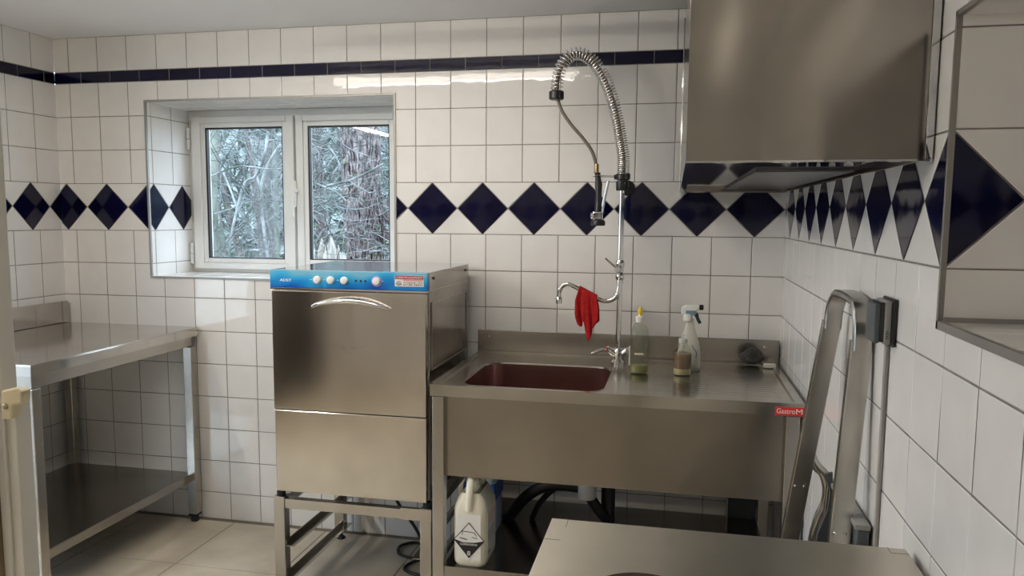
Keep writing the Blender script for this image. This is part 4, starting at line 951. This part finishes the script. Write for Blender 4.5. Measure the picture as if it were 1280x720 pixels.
# thinner trees
specs = [(-.615, 3.6, .050, 0, 'tall pale tree trunk just inside the left edge of the left window pane'), (-.594, 4.4, .050, 0, 'second pale trunk from the left in the left pane'), (-.570, 6.5, .05, 1, 'slender leaning trunk behind the pale trunks'),
         (-.553, 5.5, .035, 1, 'thin green-tinged tree stem near the middle of the left pane'), (-.535, 8.0, .08, 1, 'distant dark trunk beyond the left pane'), (-.525, 4.6, .030, 0, 'thin curved stem near the right edge of the left pane'),
         (-.455, 9.0, .10, 1, 'distant trunk behind the window mullion'), (-.330, 7.0, .07, 1, 'dark trunk right of the massive trunk'), (-.80, 6.5, .10, 0, 'bare tree furthest left outside, beyond the window reveal'), (-.22, 8.0, .10, 0, 'bare tree furthest right outside, beyond the window reveal')]
for sl0, Y, r0, mk, lab in specs:
    x0 = at(sl0, Y); t_ = thing('tree', lab, 'tree', (x0, Y, .2))
    pts_ = walk((x0, Y, .15), (ro.gauss(0, .04), 0, 1), 18, .27, .035, .05); mb = MB(); mb.tube(pts_, [r0*(1-.025*i) for i in range(19)], 10); mb.build('trunk', (M_BARK2, M_BARK)[mk], t_, smooth=60)
    mb = MB()
    for k in range(16):
        q = pts_[ro.randint(3, 17)]; br = walk(q, (ro.gauss(0, 1), ro.gauss(0, .5), .7), 12, .12, .14, .04); rb = r0*ro.uniform(.14, .32); mb.tube(br, [rb*(1-.06*i) for i in range(13)], 5)
        for kk_ in range(4):
            q2 = br[ro.randint(2, 11)]; b2 = walk(q2, (ro.gauss(0, 1), ro.gauss(0, .6), ro.gauss(.2, .6)), 8, .09, .18); mb.tube(b2, [rb*.4*(1-.08*i) for i in range(9)], 4)
    mb.build('branches', M_TWIG if mk == 0 else M_TWIG2, t_)
# notable bent branches seen through the panes
mb = MB()
def PX(pts, r, m_=None):
    mb.tube(smooth_path(pts, 5), r, 8)
def wp(px_slope, z_slope, Y): return (at(px_slope, Y), Y, 1.402+z_slope*(Y+3.23))
PX([wp(-.598, -.06, 2.7), wp(-.594, -.030, 2.7), wp(-.583, .010, 2.75), wp(-.571, .042, 2.8), wp(-.556, .050, 2.8), wp(-.543, .072, 2.7), wp(-.535, .11, 2.7)], .011)
PX([wp(-.605, .060, 3.0), wp(-.592, .030, 2.95), wp(-.583, .008, 2.9), wp(-.560, -.020, 2.9)], .008)
PX([wp(-.537, -.08, 3.2), wp(-.545, -.02, 3.2), wp(-.547, .03, 3.2), wp(-.540, .06, 3.2), wp(-.520, .09, 3.2)], .013)
PX([wp(-.547, .03, 3.2), wp(-.555, .06, 3.2), wp(-.560, .10, 3.2)], .009)
PX([wp(-.625, .050, 2.5), wp(-.58, .064, 2.5), wp(-.53, .060, 2.6), wp(-.49, .065, 2.6)], .006)
PX([wp(-.452, .038, 2.4), wp(-.430, .042, 2.4), wp(-.405, .050, 2.5), wp(-.372, .066, 2.6)], .009)
PX([wp(-.470, .042, 2.6), wp(-.440, .030, 2.6), wp(-.425, .018, 2.6)], .007)
PX([wp(-.475, .10, 2.6), wp(-.445, .085, 2.6), wp(-.430, .055, 2.6), wp(-.432, .035, 2.6)], .007)
tag(mb.build('bent_branches', M_TWIG, smooth=60), 'pale bent branches crossing just outside the window', 'branches', kind='stuff')
# tangle of twigs
for nm, m_, cnt, rr_, lab in (('twig_tangle', M_TWIG, 1500, (.0016, .0048), 'tangle of pale lichen-covered twigs outside the window'), ('bramble_tangle', M_TWIG2, 900, (.002, .006), 'dark bare bramble stems among the trees outside')):
    mb = MB()
    for k in range(cnt):
        Y = ro.uniform(2.2, 7.5); x = at(ro.uniform(-.78, -.22), Y); z = 1.402+ro.uniform(-.14, .16)*(Y+3.23)+ro.uniform(-.2, .2)
        d = (ro.gauss(0, 1), ro.gauss(0, .5), ro.gauss(.1, .7)); w_ = walk((x, Y, max(z, .25)), d, ro.randint(6, 12), .07*(1+Y*.08), .22); r0 = ro.uniform(*rr_)*(.6+Y*.09)
        mb.tube(w_, [r0*(1-.6*i/len(w_)) for i in range(len(w_))], 4, caps=False)
    o = mb.build(nm, m_); tag(o, lab, 'twigs', kind='stuff')
# ivy leaves and low growth
mb = MB()
for k in range(3000):
    Y = ro.uniform(3.4, 8.5); x = at(ro.uniform(-.80, -.20), Y); z = 1.402+ro.triangular(-.16, .12, -.08)*(Y+3.23)
    s_ = ro.uniform(.010, .026); u = Vector((ro.gauss(0, 1), ro.gauss(0, 1), ro.gauss(0, 1))).normalized(); v = u.orthogonal().normalized(); c = Vector((x, Y, max(z, .22)))
    mb.add([c-u*s_, c+v*s_*.6, c+u*s_, c-v*s_*.6], [(0, 1, 2, 3)])
tag(mb.build('ivy_leaves', M_LEAF), 'scattered green ivy leaves among the bare trees', 'leaves', kind='stuff')
# distant thicket
mb = MB(); nx_, nzz = 90, 40; vs = []
for i in range(nx_+1):
    for j in range(nzz+1):
        x = -16+24*i/nx_; z = .1+j/nzz*3.1+(.5*math.sin(i*.7)+.35*math.sin(i*1.9))*(j/nzz); vs.append((x, 11+1.2*math.sin(x*1.1)+ro.uniform(-.5, .5)+1.5*(j/nzz), z))
mb.add(vs, [(i*(nzz+1)+j, (i+1)*(nzz+1)+j, (i+1)*(nzz+1)+j+1, i*(nzz+1)+j+1) for i in range(nx_) for j in range(nzz)])
o = mb.build('distant_thicket', M_SCRUB); so = o.modifiers.new('depth', 'SOLIDIFY'); so.thickness = .8; tag(o, 'grey-green thicket closing the view far behind the trees', 'bushes', kind='stuff')
# split pale stump
mb = MB(); rs = random.Random(4); sx0, sy0 = -2.655, 3.0; 
for k in range(60):
    a = rs.uniform(0, 2*PI); r0 = .20*rs.random()**.5; bx_, by_ = sx0+r0*math.cos(a), sy0+r0*math.sin(a)*.7; h_ = 1.30-1.15*r0-.10*rs.random(); w_ = rs.uniform(.02, .045)
    mb.add([(bx_-w_, by_-w_, .2), (bx_+w_, by_-w_, .2), (bx_+w_, by_+w_, .2), (bx_-w_, by_+w_, .2), (bx_-w_*.7+(sx0-bx_)*.06, by_-w_*.6, h_-.12), (bx_+w_*.7+(sx0-bx_)*.06, by_-w_*.6, h_-.14), (bx_+w_*.7+(sx0-bx_)*.06, by_+w_*.6, h_-.12), (bx_-w_*.7+(sx0-bx_)*.06, by_+w_*.6, h_-.13), (bx_+(sx0-bx_)*.12, by_, h_)],
           [(0, 3, 2, 1), (0, 1, 5, 4), (1, 2, 6, 5), (2, 3, 7, 6), (3, 0, 4, 7), (4, 5, 8), (5, 6, 8), (6, 7, 8), (7, 4, 8)])
tag(mb.build('split_stump', M_WOODP), 'pale splintered stump at the lower left of the right window pane', 'stump')
